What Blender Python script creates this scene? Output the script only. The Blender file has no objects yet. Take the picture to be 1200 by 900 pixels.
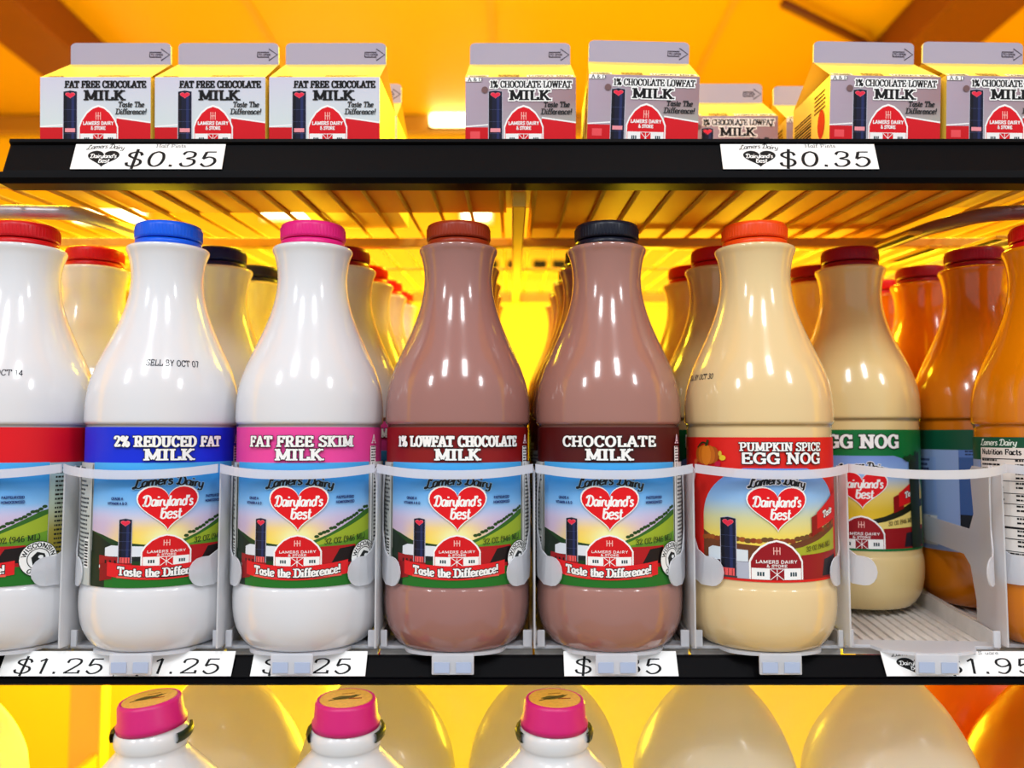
import bpy, bmesh, math, random
from mathutils import Vector, Matrix
from math import sin, cos, pi, atan, sqrt
random.seed(7)
C = bpy.context.scene.collection
# ------------------------------------------------------------------ camera, world, lights
F = 980.0; EYE = 0.117; PITCH = atan(65/980)
SLOPE = 0.06                        # the gravity-feed shelves rise towards the back
cam_d = bpy.data.cameras.new('camera'); cam = bpy.data.objects.new('camera', cam_d); C.objects.link(cam)
cam.location = (0, 0, EYE); cam.rotation_euler = (pi/2 + PITCH, 0, 0)
cam_d.sensor_width = 36; cam_d.lens = F/1200*36; cam_d.clip_start = .01; cam_d.clip_end = 30
cam_d.dof.use_dof = True; cam_d.dof.focus_distance = .48; cam_d.dof.aperture_fstop = 6.0
sc = bpy.context.scene; sc.camera = cam
sc.view_settings.view_transform = 'Standard'; sc.view_settings.look = 'None'
sc.view_settings.gamma = 1; sc.view_settings.use_curve_mapping = False
sc.view_settings.exposure = 0.0
W = bpy.data.worlds.new('world'); sc.world = W; W.use_nodes = True
W.node_tree.nodes['Background'].inputs[0].default_value = (.86, .93, 1, 1)
W.node_tree.nodes['Background'].inputs[1].default_value = .56
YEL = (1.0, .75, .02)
def area(name, loc, target, sx, sy, power, col):
    d = bpy.data.lights.new(name, 'AREA'); d.shape = 'RECTANGLE'; d.size = sx; d.size_y = sy; d.energy = power; d.color = col
    o = bpy.data.objects.new(name, d); C.objects.link(o); o.location = loc
    o.rotation_euler = (Vector(target)-Vector(loc)).to_track_quat('-Z', 'Y').to_euler(); return o
# shop ceiling fluorescents in front of the cooler
for i, (x, y) in enumerate([(-.55, -.75), (.35, -.75), (-1.6, -1.1), (1.5, -1.1)]):
    area('shop_ceiling_light', (x, y, 1.35), (x*.6, .1, .3), .2, .42, 8.6, (.97, .98, 1))
# warm lamps of the cooler behind the shelves, and one added over the cartons
area('yellow_area_light', (-.75, 1.75, 1.02), (-.45, 1.15, .0), .9, .25, 46, YEL)
area('yellow_area_light', (.75, 1.75, 1.02), (.45, 1.15, .0), .9, .25, 46, YEL)
area('yellow_area_light', (0, .78, 1.10), (0, .62, .3), 1.3, .12, 9, YEL)  # added lamp out of view, there to turn the carton roofs yellow
area('yellow_area_light', (0, 1.5, -.55), (0, 2.0, .3), 1.6, .25, 22, YEL)
area('yellow_area_light', (0, 1.6, -.2), (0, .8, -.2), 1.6, .35, 38, YEL)

# ------------------------------------------------------------------ helpers
def P(x, y, Y):
    a, b = cos(PITCH), sin(PITCH); v = 450-y
    d = (x-600, F*a - v*b, F*b + v*a); k = Y/d[1]
    return Vector((d[0]*k, Y, EYE + d[2]*k))
def lin(c):
    return tuple((v/255/12.92 if v/255 <= .04045 else ((v/255+.055)/1.055)**2.4) for v in c[:3])
MATS = {}
def mat(name, col, rough=.5, metal=0, coat=0, emit=None, es=1, noise=0, nscale=40, spec=.5, alpha=1, sss=0, trans=0):
    if name in MATS: return MATS[name]
    m = bpy.data.materials.new(name); m.use_nodes = True; nt = m.node_tree; b = nt.nodes['Principled BSDF']
    c = (*lin(col), 1); b.inputs['Base Color'].default_value = c
    b.inputs['Roughness'].default_value = rough; b.inputs['Metallic'].default_value = metal
    b.inputs['Coat Weight'].default_value = coat; b.inputs['Coat Roughness'].default_value = .06
    b.inputs['Specular IOR Level'].default_value = spec
    b.inputs['Alpha'].default_value = alpha
    if sss:
        b.inputs['Subsurface Weight'].default_value = sss; b.inputs['Subsurface Radius'].default_value = (.02, .015, .01); b.inputs['Subsurface Scale'].default_value = .5
    if noise:
        n = nt.nodes.new('ShaderNodeTexNoise'); n.inputs['Scale'].default_value = nscale; n.inputs['Detail'].default_value = 4
        t = nt.nodes.new('ShaderNodeTexCoord'); nt.links.new(t.outputs['Object'], n.inputs['Vector'])
        mx = nt.nodes.new('ShaderNodeMix'); mx.data_type = 'RGBA'
        mx.inputs[6].default_value = tuple(v*(1-noise) for v in c[:3])+(1,); mx.inputs[7].default_value = tuple(min(1, v*(1+noise)) for v in c[:3])+(1,)
        nt.links.new(n.outputs[0], mx.inputs[0]); nt.links.new(mx.outputs[2], b.inputs['Base Color'])
    if emit: b.inputs['Emission Color'].default_value = (*emit, 1); b.inputs['Emission Strength'].default_value = es
    if trans:
        tr = nt.nodes.new('ShaderNodeBsdfTranslucent'); tr.inputs[0].default_value = c
        ms = nt.nodes.new('ShaderNodeMixShader'); ms.inputs[0].default_value = trans
        out = nt.nodes['Material Output']; nt.links.new(b.outputs[0], ms.inputs[1]); nt.links.new(tr.outputs[0], ms.inputs[2]); nt.links.new(ms.outputs[0], out.inputs[0])
    MATS[name] = m; return m
def print_mat(name, rough=.45):
    m = bpy.data.materials.new(name); m.use_nodes = True; nt = m.node_tree; b = nt.nodes['Principled BSDF']
    a = nt.nodes.new('ShaderNodeAttribute'); a.attribute_name = 'ink'; nt.links.new(a.outputs['Color'], b.inputs['Base Color'])
    b.inputs['Roughness'].default_value = rough; b.inputs['Specular IOR Level'].default_value = .3; return m
M_INK = print_mat('printed_label'); M_PAPER = print_mat('printed_paper', .75)
def finish(name, bm, m, parent=None, smooth=False, loc=None, normals=True):
    me = bpy.data.meshes.new(name)
    if normals: bmesh.ops.recalc_face_normals(bm, faces=bm.faces)
    bm.to_mesh(me); bm.free()
    if smooth:
        for p in me.polygons: p.use_smooth = True
    me.materials.append(m); o = bpy.data.objects.new(name, me); C.objects.link(o)
    if parent: o.parent = parent
    if loc: o.location = loc
    return o
def thing(name, label, cat, loc=(0, 0, 0), group=None, rot=(0, 0, 0)):
    o = bpy.data.objects.new(name, None); C.objects.link(o); o.empty_display_size = .02
    o.location = loc; o.rotation_euler = rot; tag(o, label, cat, group); return o
def tag(o, label, cat, group=None):
    o['label'] = label; o['category'] = cat
    if group: o['group'] = group
    return o
def struct(name, bm, m, smooth=False):
    o = finish(name, bm, m, smooth=smooth); o['kind'] = 'structure'; return o
def box(bm, x0, x1, y0, y1, z0, z1, bev=0):
    vs = [bm.verts.new((x, y, z)) for z in (z0, z1) for y in (y0, y1) for x in (x0, x1)]
    fs = [bm.faces.new([vs[i] for i in f]) for f in ((0, 2, 3, 1), (4, 5, 7, 6), (0, 1, 5, 4), (2, 6, 7, 3), (0, 4, 6, 2), (1, 3, 7, 5))]
    if bev:
        es = list({e for f in fs for e in f.edges}); bmesh.ops.bevel(bm, geom=es, offset=bev, segments=2, affect='EDGES', profile=.5)
    return fs
def catmull(pts, n=6, closed=False):
    if len(pts) < 3: return list(pts)
    out = []; N = len(pts)
    rng = range(N if closed else N-1)
    g = (lambda i: pts[i % N]) if closed else (lambda i: pts[max(0, min(N-1, i))])
    for i in rng:
        p0, p1, p2, p3 = g(i-1), g(i), g(i+1), g(i+2)
        for k in range(n):
            t = k/n
            out.append(tuple(.5*(2*b + (c-a)*t + (2*a-5*b+4*c-d)*t*t + (3*b-a-3*c+d)*t**3) for a, b, c, d in zip(p0, p1, p2, p3)))
    if not closed: out.append(tuple(pts[-1]))
    return out
def lathe(bm, prof, seg=64, cap0=True, cap1=True, sq=0, cx=0, cy=0):
    rings = []
    for r, z in prof:
        ring = []
        for i in range(seg):
            a = 2*pi*i/seg; k = 1
            if sq: # superellipse-like rounding to a square section
                n = 2 + sq; k = (abs(cos(a))**n + abs(sin(a))**n)**(-1/n)
            ring.append(bm.verts.new((cx + r*k*cos(a), cy + r*k*sin(a), z)))
        rings.append(ring)
    for a, b in zip(rings, rings[1:]):
        for i in range(seg): bm.faces.new((a[i], a[(i+1) % seg], b[(i+1) % seg], b[i]))
    if cap0: bm.faces.new(list(reversed(rings[0])))
    if cap1: bm.faces.new(rings[-1])
def tube(bm, pts, r, seg=8):
    rings = []
    for i, p in enumerate(pts):
        p = Vector(p); t = (Vector(pts[min(i+1, len(pts)-1)])-Vector(pts[max(i-1, 0)])).normalized()
        a = t.cross(Vector((0, 0, 1)));  a = a if a.length > 1e-4 else Vector((1, 0, 0)); a.normalize(); b = t.cross(a)
        rings.append([bm.verts.new(p + r*(cos(2*pi*k/seg)*a + sin(2*pi*k/seg)*b)) for k in range(seg)])
    for a, b in zip(rings, rings[1:]):
        for k in range(seg): bm.faces.new((a[k], a[(k+1) % seg], b[(k+1) % seg], b[k]))
    bm.faces.new(list(reversed(rings[0]))); bm.faces.new(rings[-1])
def extrude_profile_x(bm, prof, x0, x1):
    a = [bm.verts.new((x0, y, z)) for y, z in prof]; b = [bm.verts.new((x1, y, z)) for y, z in prof]; n = len(prof)
    for i in range(n): bm.faces.new((a[i], a[(i+1) % n], b[(i+1) % n], b[i]))
    bm.faces.new(list(reversed(a))); bm.faces.new(b)

# ------------------------------------------------------------------ vector printing engine
# stroke alphabet: advance | strokes ('~' = smooth) | serif points
G = {}
def g(ch, adv, strokes, ser=''):
    out = []
    for s in strokes.split('|'):
        s = s.strip()
        if not s: continue
        sm = s[0] == '~'; pts = [tuple(map(float, p.split(','))) for p in s.lstrip('~').split()]
        out.append((sm, pts))
    G[ch] = (adv, out, [tuple(map(float, p.split(','))) for p in ser.split()])
g('A', .88, '.1,0 .44,1|.44,1 .78,0|.24,.32 .66,.32', '.1,0 .78,0')
g('B', .78, '.18,0 .18,1|~.18,.96 .5,.95 .62,.76 .5,.55 .18,.53|~.18,.53 .54,.51 .69,.28 .54,.05 .18,.04', '.12,0 .12,1')
g('C', .8, '~.7,.72 .6,.9 .42,.97 .2,.83 .11,.5 .2,.17 .42,.03 .6,.09 .72,.26|.7,.66 .7,1')
g('D', .86, '.18,0 .18,1|~.18,.96 .46,.96 .69,.78 .75,.5 .69,.22 .46,.04 .18,.04', '.12,0 .12,1')
g('E', .78, '.18,0 .18,1|.1,.95 .66,.95|.18,.5 .5,.5|.1,.05 .69,.05|.65,1 .65,.72|.68,0 .68,.29|.5,.37 .5,.63')
g('F', .74, '.18,0 .18,1|.1,.95 .66,.95|.18,.5 .5,.5|.65,1 .65,.7|.5,.37 .5,.63', '.18,0')
g('G', .86, '~.7,.74 .6,.9 .42,.97 .2,.83 .11,.5 .2,.17 .42,.03 .6,.08 .7,.2|.7,.67 .7,1|.71,0 .71,.42|.5,.42 .84,.42')
g('H', .94, '.19,0 .19,1|.75,0 .75,1|.19,.5 .75,.5', '.19,0 .19,1 .75,0 .75,1')
g('I', .44, '.22,0 .22,1', '.22,0 .22,1')
g('J', .6, '.4,1 .4,.3|~.4,.32 .36,.08 .2,.03 .08,.14 .08,.26', '.4,1')
g('K', .9, '.19,0 .19,1|.22,.42 .68,1|.34,.58 .74,0', '.19,0 .19,1 .68,1 .74,0')
g('L', .74, '.2,0 .2,1|.1,.05 .67,.05|.66,0 .66,.32', '.2,1')
g('M', 1.1, '.19,0 .19,1|.19,1 .55,.1|.55,.1 .91,1|.91,0 .91,1', '.17,0 .17,1 .93,0 .93,1')
g('N', .94, '.19,0 .19,1|.19,1 .75,0|.75,0 .75,1', '.19,0 .17,1 .75,1')
g('O', .86, '~.43,.97 .2,.83 .11,.5 .2,.17 .43,.03 .66,.17 .75,.5 .66,.83 .43,.97')
g('P', .78, '.19,0 .19,1|~.19,.96 .52,.95 .67,.72 .52,.47 .19,.45', '.19,0 .12,1')
g('Q', .86, '~.43,.97 .2,.83 .11,.5 .2,.17 .43,.03 .66,.17 .75,.5 .66,.83 .43,.97|.45,.25 .75,-.1')
g('R', .86, '.19,0 .19,1|~.19,.96 .52,.95 .65,.74 .52,.52 .19,.5|.42,.5 .7,.02', '.19,0 .12,1 .74,0')
g('S', .72, '~.6,.74 .52,.92 .34,.97 .16,.87 .14,.7 .34,.54 .54,.42 .6,.24 .5,.08 .32,.03 .16,.1 .1,.28|.6,.7 .6,1|.1,0 .1,.3')
g('T', .82, '.41,0 .41,1|.08,.95 .74,.95|.09,1 .09,.7|.73,1 .73,.7', '.41,0')
g('U', .92, '.2,1 .2,.35|~.2,.4 .24,.12 .46,.03 .66,.12 .72,.4|.72,.35 .72,1', '.2,1 .72,1')
g('V', .86, '.1,1 .43,0|.43,0 .76,1', '.1,1 .76,1')
g('W', 1.16, '.1,1 .34,0|.34,0 .58,.9|.58,.9 .82,0|.82,0 1.06,1', '.1,1 .58,1 1.06,1')
g('X', .86, '.12,0 .74,1|.12,1 .74,0', '.12,0 .12,1 .74,0 .74,1')
g('Y', .82, '.1,1 .41,.45|.72,1 .41,.45|.41,.45 .41,0', '.1,1 .72,1 .41,0')
g('Z', .74, '.1,.95 .62,.95|.62,.95 .1,.05|.1,.05 .66,.05|.1,1 .1,.7|.66,0 .66,.3')
g('0', .74, '~.37,.97 .18,.83 .11,.5 .18,.17 .37,.03 .56,.17 .63,.5 .56,.83 .37,.97')
g('1', .5, '.27,0 .27,.97|.27,.97 .08,.8', '.27,0')
g('2', .72, '~.12,.7 .16,.9 .36,.97 .55,.88 .57,.68 .4,.4 .12,.05|.1,.06 .62,.06|.62,.02 .62,.24')
g('3', .7, '~.12,.78 .2,.94 .36,.97 .54,.86 .52,.64 .3,.53 .55,.44 .6,.22 .42,.04 .2,.06 .1,.24')
g('4', .74, '.5,0 .5,.97|.5,.97 .08,.3|.08,.3 .68,.3', '.5,0')
g('5', .7, '.56,.95 .2,.95|.2,.95 .14,.5|~.14,.5 .34,.62 .54,.52 .6,.3 .48,.08 .28,.02 .1,.2')
g('6', .72, '~.56,.88 .36,.97 .18,.76 .12,.4 .2,.1 .38,.03 .56,.14 .58,.36 .42,.54 .2,.46 .13,.34')
g('7', .66, '.1,.95 .6,.95|.6,.95 .26,0')
g('8', .72, '~.36,.97 .18,.86 .2,.64 .36,.53 .56,.4 .58,.16 .36,.03 .14,.16 .16,.4 .36,.53 .52,.64 .54,.86 .36,.97')
g('9', .72, '~.14,.12 .36,.03 .54,.24 .6,.6 .52,.9 .34,.97 .16,.86 .14,.64 .3,.46 .52,.54 .59,.66')
g('%', .95, '~.24,.97 .12,.86 .12,.66 .24,.55 .36,.66 .36,.86 .24,.97|~.7,.45 .58,.34 .58,.14 .7,.03 .82,.14 .82,.34 .7,.45|.72,1 .24,0')
g('$', .74, '~.6,.72 .52,.9 .36,.95 .16,.86 .14,.7 .36,.53 .56,.42 .62,.24 .52,.08 .34,.03 .16,.1 .1,.28|.37,1.14 .37,-.14')
g('&', .86, '~.76,.5 .6,.16 .34,.03 .12,.18 .2,.44 .46,.66 .46,.9 .32,.97 .2,.84 .3,.56 .76,.03')
g('.', .34, '.17,0 .17,.14'); g(',', .3, '.17,.1 .1,-.14'); g('!', .34, '.17,1 .17,.3|.17,0 .17,.14'); g("'", .26, '.14,1 .1,.72')
g('(', .4, '~.32,1.1 .14,.7 .14,.3 .32,-.1'); g(')', .4, '~.08,1.1 .26,.7 .26,.3 .08,-.1'); g(' ', .4, '')
g('a', .6, '~.5,.5 .32,.62 .12,.5 .08,.28 .18,.06 .34,.06 .48,.28|~.5,.62 .48,.2 .52,.04 .64,.06')
g('b', .6, '.13,1 .13,.06|~.13,.4 .3,.62 .5,.5 .53,.28 .42,.05 .25,.02 .13,.12')
g('c', .54, '~.47,.48 .32,.62 .14,.52 .08,.3 .18,.06 .34,.03 .5,.16')
g('d', .64, '.5,1 .5,.04|~.5,.42 .34,.62 .14,.5 .09,.28 .2,.04 .36,.04 .5,.22')
g('e', .56, '~.1,.32 .34,.34 .49,.42 .42,.58 .28,.62 .13,.52 .08,.3 .16,.08 .32,.02 .52,.14')
g('f', .42, '~.46,.9 .34,.99 .22,.86 .2,.5 .2,0|.04,.6 .4,.6', '.2,0')
g('g', .6, '~.5,.5 .32,.62 .12,.5 .08,.28 .18,.06 .34,.06 .48,.28|~.5,.62 .5,.1 .46,-.22 .26,-.3 .1,-.2')
g('h', .66, '.14,0 .14,1|~.14,.4 .3,.6 .46,.56 .5,.36 .5,0', '.14,0 .5,0')
g('i', .32, '.16,0 .16,.6|.16,.8 .16,.94', '.16,0')
g('l', .32, '.16,0 .16,1', '.16,0')
g('m', .92, '.13,0 .13,.6|~.13,.4 .26,.6 .4,.56 .44,.36 .44,0|~.44,.4 .58,.6 .72,.56 .76,.36 .76,0', '.13,0 .44,0 .76,0')
g('n', .64, '.14,0 .14,.6|~.14,.4 .3,.6 .46,.56 .5,.36 .5,0', '.14,0 .5,0')
g('o', .58, '~.29,.62 .13,.52 .08,.31 .14,.1 .29,.01 .44,.1 .5,.31 .45,.52 .29,.62')
g('p', .6, '.13,.62 .13,-.3|~.13,.4 .3,.62 .5,.5 .53,.28 .42,.05 .25,.02 .13,.12')
g('r', .46, '.14,0 .14,.6|~.14,.36 .24,.56 .4,.6', '.14,0')
g('s', .48, '~.4,.5 .26,.62 .12,.52 .2,.36 .36,.28 .4,.12 .24,.01 .08,.1')
g('t', .42, '~.2,.9 .2,.2 .26,.03 .42,.1|.05,.6 .38,.6')
g('u', .64, '~.14,.6 .14,.2 .24,.03 .4,.06 .5,.26|.5,.6 .5,.0')
g('v', .56, '.08,.6 .28,0|.28,0 .48,.6')
g('y', .58, '~.1,.6 .14,.2 .26,.05 .42,.12 .5,.3|~.52,.62 .48,0 .4,-.24 .2,-.3 .08,-.18')
# curly capitals for the script hand
SCRIPT_CAPS = {}
_G = dict(G)
g('L', .82, '~.5,.78 .62,.92 .5,1.02 .36,.86 .32,.5 .24,.1 .08,.02 .04,.14 .2,.16 .44,.02 .66,-.02 .82,.1')
g('D', .9, '~.34,.96 .3,.5 .22,.06 .1,.1 .24,.14 .5,.0 .74,.2 .8,.56 .66,.9 .36,1.02 .1,.9 .06,.74')
SCRIPT_CAPS = {k: G[k] for k in 'LD'}; G = _G

class Art:
    """flat printing in millimetres (u right, v up), layered by a few microns, bent round a bottle or laid on a card at the end"""
    def __init__(s): s.bm = bmesh.new(); s.pid = s.bm.faces.layers.int.new('pid'); s.cols = []; s.lvl = 0.0; s.fine = False
    def _c(s, col):
        s.cols.append(col if callable(col) else (lambda u, v, c=lin(col): c)); return len(s.cols)-1
    def up(s, d=.008): s.lvl += d
    def poly(s, pts, col, grad=0):
        s.up(); vs = [s.bm.verts.new((u, v, s.lvl)) for u, v in pts]; f = s.bm.faces.new(vs); f[s.pid] = s._c(col)
        f.normal_update()
        if f.normal.z < 0: f.normal_flip()
        r = bmesh.ops.triangulate(s.bm, faces=[f]) if len(pts) > 4 else {'faces': [f]}
        if grad:
            lo = min(p[1] for p in pts); hi = max(p[1] for p in pts); k = lo+grad; fs = r['faces']
            geo = set(fs) | {v for f in fs for v in f.verts} | {e for f in fs for e in f.edges}
            while k < hi:
                q = bmesh.ops.bisect_plane(s.bm, geom=list(geo), plane_co=(0, k, 0), plane_no=(0, 1, 0)); geo = set(q['geom']); k += grad
    def rect(s, u0, u1, v0, v1, col, grad=0): s.poly([(u0, v0), (u1, v0), (u1, v1), (u0, v1)], col, grad)
    def ell(s, cu, cv, ru, rv, col, n=28): s.poly([(cu+ru*cos(2*pi*i/n), cv+rv*sin(2*pi*i/n)) for i in range(n)], col)
    def ribbon(s, pts, wf, pid, lvl, closed=False):
        L = []; R = []; n = len(pts)
        for i, p in enumerate(pts):
            a = pts[i-1] if (i or closed) else p; b = pts[(i+1) % n] if (i < n-1 or closed) else p
            if closed and i == n-1: b = pts[1]
            if closed and i == 0: a = pts[-2]
            t = Vector((b[0]-a[0], b[1]-a[1]));  t = t.normalized() if t.length > 1e-9 else Vector((1, 0))
            w = wf(t)/2; L.append((p[0]-t.y*w, p[1]+t.x*w)); R.append((p[0]+t.y*w, p[1]-t.x*w))
        l = [s.bm.verts.new((*q, lvl)) for q in L]; r = [s.bm.verts.new((*q, lvl)) for q in R]
        for i in range(n-1):
            f = s.bm.faces.new((r[i], r[i+1], l[i+1], l[i])); f[s.pid] = pid
    def line(s, pts, w, col, smooth=False):
        s.up(); s.ribbon(catmull(pts, 6) if smooth else pts, lambda t: w, s._c(col), s.lvl)
    def text(s, st, cu, v, h, col, width=None, thick=.2, thin=.1, serif=True, slant=0, sp=0, script=False, outline=None, warp=None, n=5):
        G_ = lambda ch: SCRIPT_CAPS.get(ch) or G.get(ch) or G[' '] if script else G.get(ch) or G[' ']
        tot = sum(G_(c)[0]+sp for c in st)-sp; k = (width/(tot*h)) if width else 1.0
        passes = ([(outline[0], outline[1])] if outline else []) + [(col, 0)]
        for c_, ex in passes:
            s.up(.006); pid = s._c(c_); x = 0
            for ch in st:
                adv, strokes, ser = G_(ch); li = s.lvl
                def T(p, x=x):
                    u = cu + ((x+p[0]) - tot/2)*h*k + slant*p[1]*h; w = v + p[1]*h
                    return warp(u, w) if warp else (u, w)
                wf = lambda t: (thin + (thick-thin)*abs(t.y)**1.3)*h + ex
                for sm, pts in strokes:
                    q = catmull(pts, n) if sm else [tuple(pts[0][j]+(pts[1][j]-pts[0][j])*i/3 for j in (0, 1)) for i in range(4)]
                    cl = sm and pts[0] == pts[-1]
                    q = [T(p) for p in q]
                    if not cl:   # let the ends run on by the outline
                        d0 = Vector(q[0])-Vector(q[1]); d1 = Vector(q[-1])-Vector(q[-2]); e = ex/2
                        if d0.length > 1e-9 and d1.length > 1e-9:
                            q[0] = tuple(Vector(q[0])+d0.normalized()*e); q[-1] = tuple(Vector(q[-1])+d1.normalized()*e)
                    li += .0012; s.ribbon(q, wf, pid, li, cl)
                if serif:
                    for a, b in ser:
                        bb = b - .05 if b > .5 else b + .05
                        li += .0012; hw = (thick*.5+.11)*h + ex/2
                        c = T((a, bb)); s.ribbon([(c[0]-hw, c[1]), (c[0]+hw, c[1])], lambda t: thin*.95*h+ex, pid, li)
                x += adv+sp
            s.lvl += .02
    def dashes(s, u0, u1, v0, v1, pitch, col, w=.45):
        s.up(); pid = s._c(col); v = v1
        while v > v0:
            u = u0; e = u1-random.random()*(u1-u0)*.3
            while u < e:
                l = .5+random.random()*2.2; s.ribbon([(u, v), (min(u+l, u1), v)], lambda t: w*pitch, pid, s.lvl); u += l+.35
            v -= pitch
    def heart(s, cu, cv, w, h, col, edge=None, ew=.7):
        pts = []
        for i in range(48):
            t = 2*pi*i/48; pts.append((16*sin(t)**3/32, (13*cos(t)-5*cos(2*t)-2*cos(3*t)-cos(4*t))/29))
        mid = -.09
        if edge: s.poly([(cu+x*(w+2*ew), cv+(y-mid)*(h+2*ew)) for x, y in pts], edge)
        s.poly([(cu+x*w, cv+(y-mid)*h) for x, y in pts], col)
    def build(s, name, m, mapper, parent=None, step=None, lo=None, hi=None, nrm=None):
        bm = s.bm
        if step:
            k = lo
            while k <= hi:
                bmesh.ops.bisect_plane(bm, geom=bm.verts[:]+bm.edges[:]+bm.faces[:], plane_co=(k, 0, 0), plane_no=(1, 0, 0), dist=1e-6); k += step
        bm.verts.ensure_lookup_table(); cl = bm.verts.layers.float_color.new('ink')
        for f in bm.faces:
            fn = s.cols[f[s.pid]]
            for v in f.verts: v[cl] = (*fn(v.co.x, v.co.y), 1)
        ns = []
        for v in bm.verts:
            u, w, l = v.co
            v.co = mapper(u, w, l)
            if nrm: ns.append(nrm(u))
        o = finish(name, bm, m, parent, normals=False, smooth=bool(nrm))
        if nrm: o.data.normals_split_custom_set_from_vertices(ns)
        return o
def cyl_mapper(R, step):      # R in mm; facets aligned with the cutting planes so that the layers stay parallel
    def mp(u, v, l):
        i = math.floor(u/step + 1e-4); t = u/step - i; a0 = i*step/R; a1 = (i+1)*step/R; r = (R+l)
        x = (1-t)*sin(a0)+t*sin(a1); y = (1-t)*cos(a0)+t*cos(a1)
        return (r*x*.001, -r*y*.001, v*.001)
    return mp, (lambda u: (sin(u/R), -cos(u/R), 0))
def mixc(a, b, t): t = max(0, min(1, t)); return tuple(x+(y-x)*t for x, y in zip(a, b))
def grad(stops):
    S = [(v, lin(c)) for v, c in stops]
    def fn(u, v):
        for (v0, c0), (v1, c1) in zip(S, S[1:]):
            if v <= v1: return mixc(c0, c1, (v-v0)/(v1-v0))
        return S[-1][1]
    return fn

WHITE = (248, 248, 246); BLACK = (8, 8, 12); RED = (228, 8, 20); CRIMSON = (196, 14, 26)
LR = 42.05; LSTEP = 3.0
def barn(a, u0, u1, v0, v1, red, words=True, white_bottom=True):
    w = u1-u0; c = (u0+u1)/2; h = v1-v0
    sh = [(u0, v0), (u1, v0), (u1, v0+h*.46), (u0+w*.93, v0+h*.64), (u0+w*.8, v0+h*.83), (u0+w*.65, v0+h*.95), (c, v1), (u0+w*.35, v0+h*.95), (u0+w*.2, v0+h*.83), (u0+w*.07, v0+h*.64), (u0, v0+h*.46)]
    a.poly([(c+(x-c)*1.07, v0+(y-v0)*1.05) for x, y in sh], WHITE); a.poly(sh, red)
    if white_bottom: a.rect(u0+.3, u0+w*.36, v0, v0+h*.3, WHITE); a.rect(u0+w*.64, u1-.3, v0, v0+h*.3, WHITE)
    for k in (.12, .76):
        for q in (0, 1, 2): a.rect(u0+w*(k+q*.05), u0+w*(k+q*.05+.035), v0+h*.09, v0+h*.2, (20, 60, 70))
    a.line([(u0+w*.37, v0), (u0+w*.63, v0+h*.28)], .35, WHITE); a.line([(u0+w*.63, v0), (u0+w*.37, v0+h*.28)], .35, WHITE)
    a.line([(c, v0), (c, v0+h*.29)], .35, WHITE); a.line([(u0+w*.36, v0+h*.29), (u0+w*.64, v0+h*.29)], .35, WHITE)
    for k in (-.06, 0, .06): a.line([(c+w*k, v0+h*.66), (c+w*k, v0+h*.86)], .45, (250, 190, 180))
    a.line([(c-w*.07, v0+h*.76), (c+w*.07, v0+h*.76)], .4, (250, 190, 180))
    if words:
        a.text('LAMERS DAIRY', c, v0+h*.43, h*.085, WHITE, width=w*.82, thick=.2, thin=.16, serif=False, n=3)
        a.text('& STORE', c, v0+h*.325, h*.075, WHITE, width=w*.4, thick=.2, thin=.16, serif=False, n=3)
def silo(a, u0, u1, v0, v1, logo=True, base=True):
    w = u1-u0; c = (u0+u1)/2
    a.poly([(u0-.4, v0), (u1+.4, v0), (u1+.3, v1), (c, v1+w*.14), (u0-.3, v1)], (190, 190, 205))
    a.poly([(u0, v0), (u1, v0), (u1, v1), (c, v1+w*.08), (u0, v1)], (16, 20, 48))
    a.rect(u0, u0+w*.25, v0, v1-.5, (8, 8, 22)); a.rect(u0+w*.6, u0+w*.8, v0, v1-1, (34, 44, 92))
    for k in (.3, .5, .7): a.line([(u0, v0+(v1-v0)*k), (u1, v0+(v1-v0)*k)], .15, (70, 80, 120))
    if logo: a.heart(c, v1-w*.3, w*.7, w*.42, (232, 40, 70), (250, 140, 150), .15)
    if base:
        a.rect(u0+w*.1, u1-w*.1, v0, v0+(v1-v0)*.13, (240, 90, 90))
        for k in (.25, .5, .75): a.line([(u0+w*k, v0), (u0+w*k, v0+(v1-v0)*.12)], .35, (60, 10, 16))
def dairy_mark(a, cu, v, h, width, col, outline=None):
    a.text('Lamers Dairy', cu, v, h, col, width=width, thick=.25, thin=.14, serif=False, slant=.18, sp=-.06, script=True, outline=outline,
           warp=lambda u, w: (u, w + h*.35*cos((u-cu)/width*pi*1.3)))
def heart_mark(a, cu, cv, w, h, col=RED, edge=WHITE, ink=WHITE):
    a.heart(cu, cv, w, h, col, edge, w*.025)
    a.text("Dairyland's", cu-.2, cv+h*.06, h*.24, ink, width=w*.84, thick=.19, thin=.13, serif=False, slant=.12, sp=-.06, script=True)
    a.text('best', cu+w*.04, cv-h*.23, h*.25, ink, width=w*.36, thick=.19, thin=.13, serif=False, slant=.12, sp=-.05, script=True)
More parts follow.
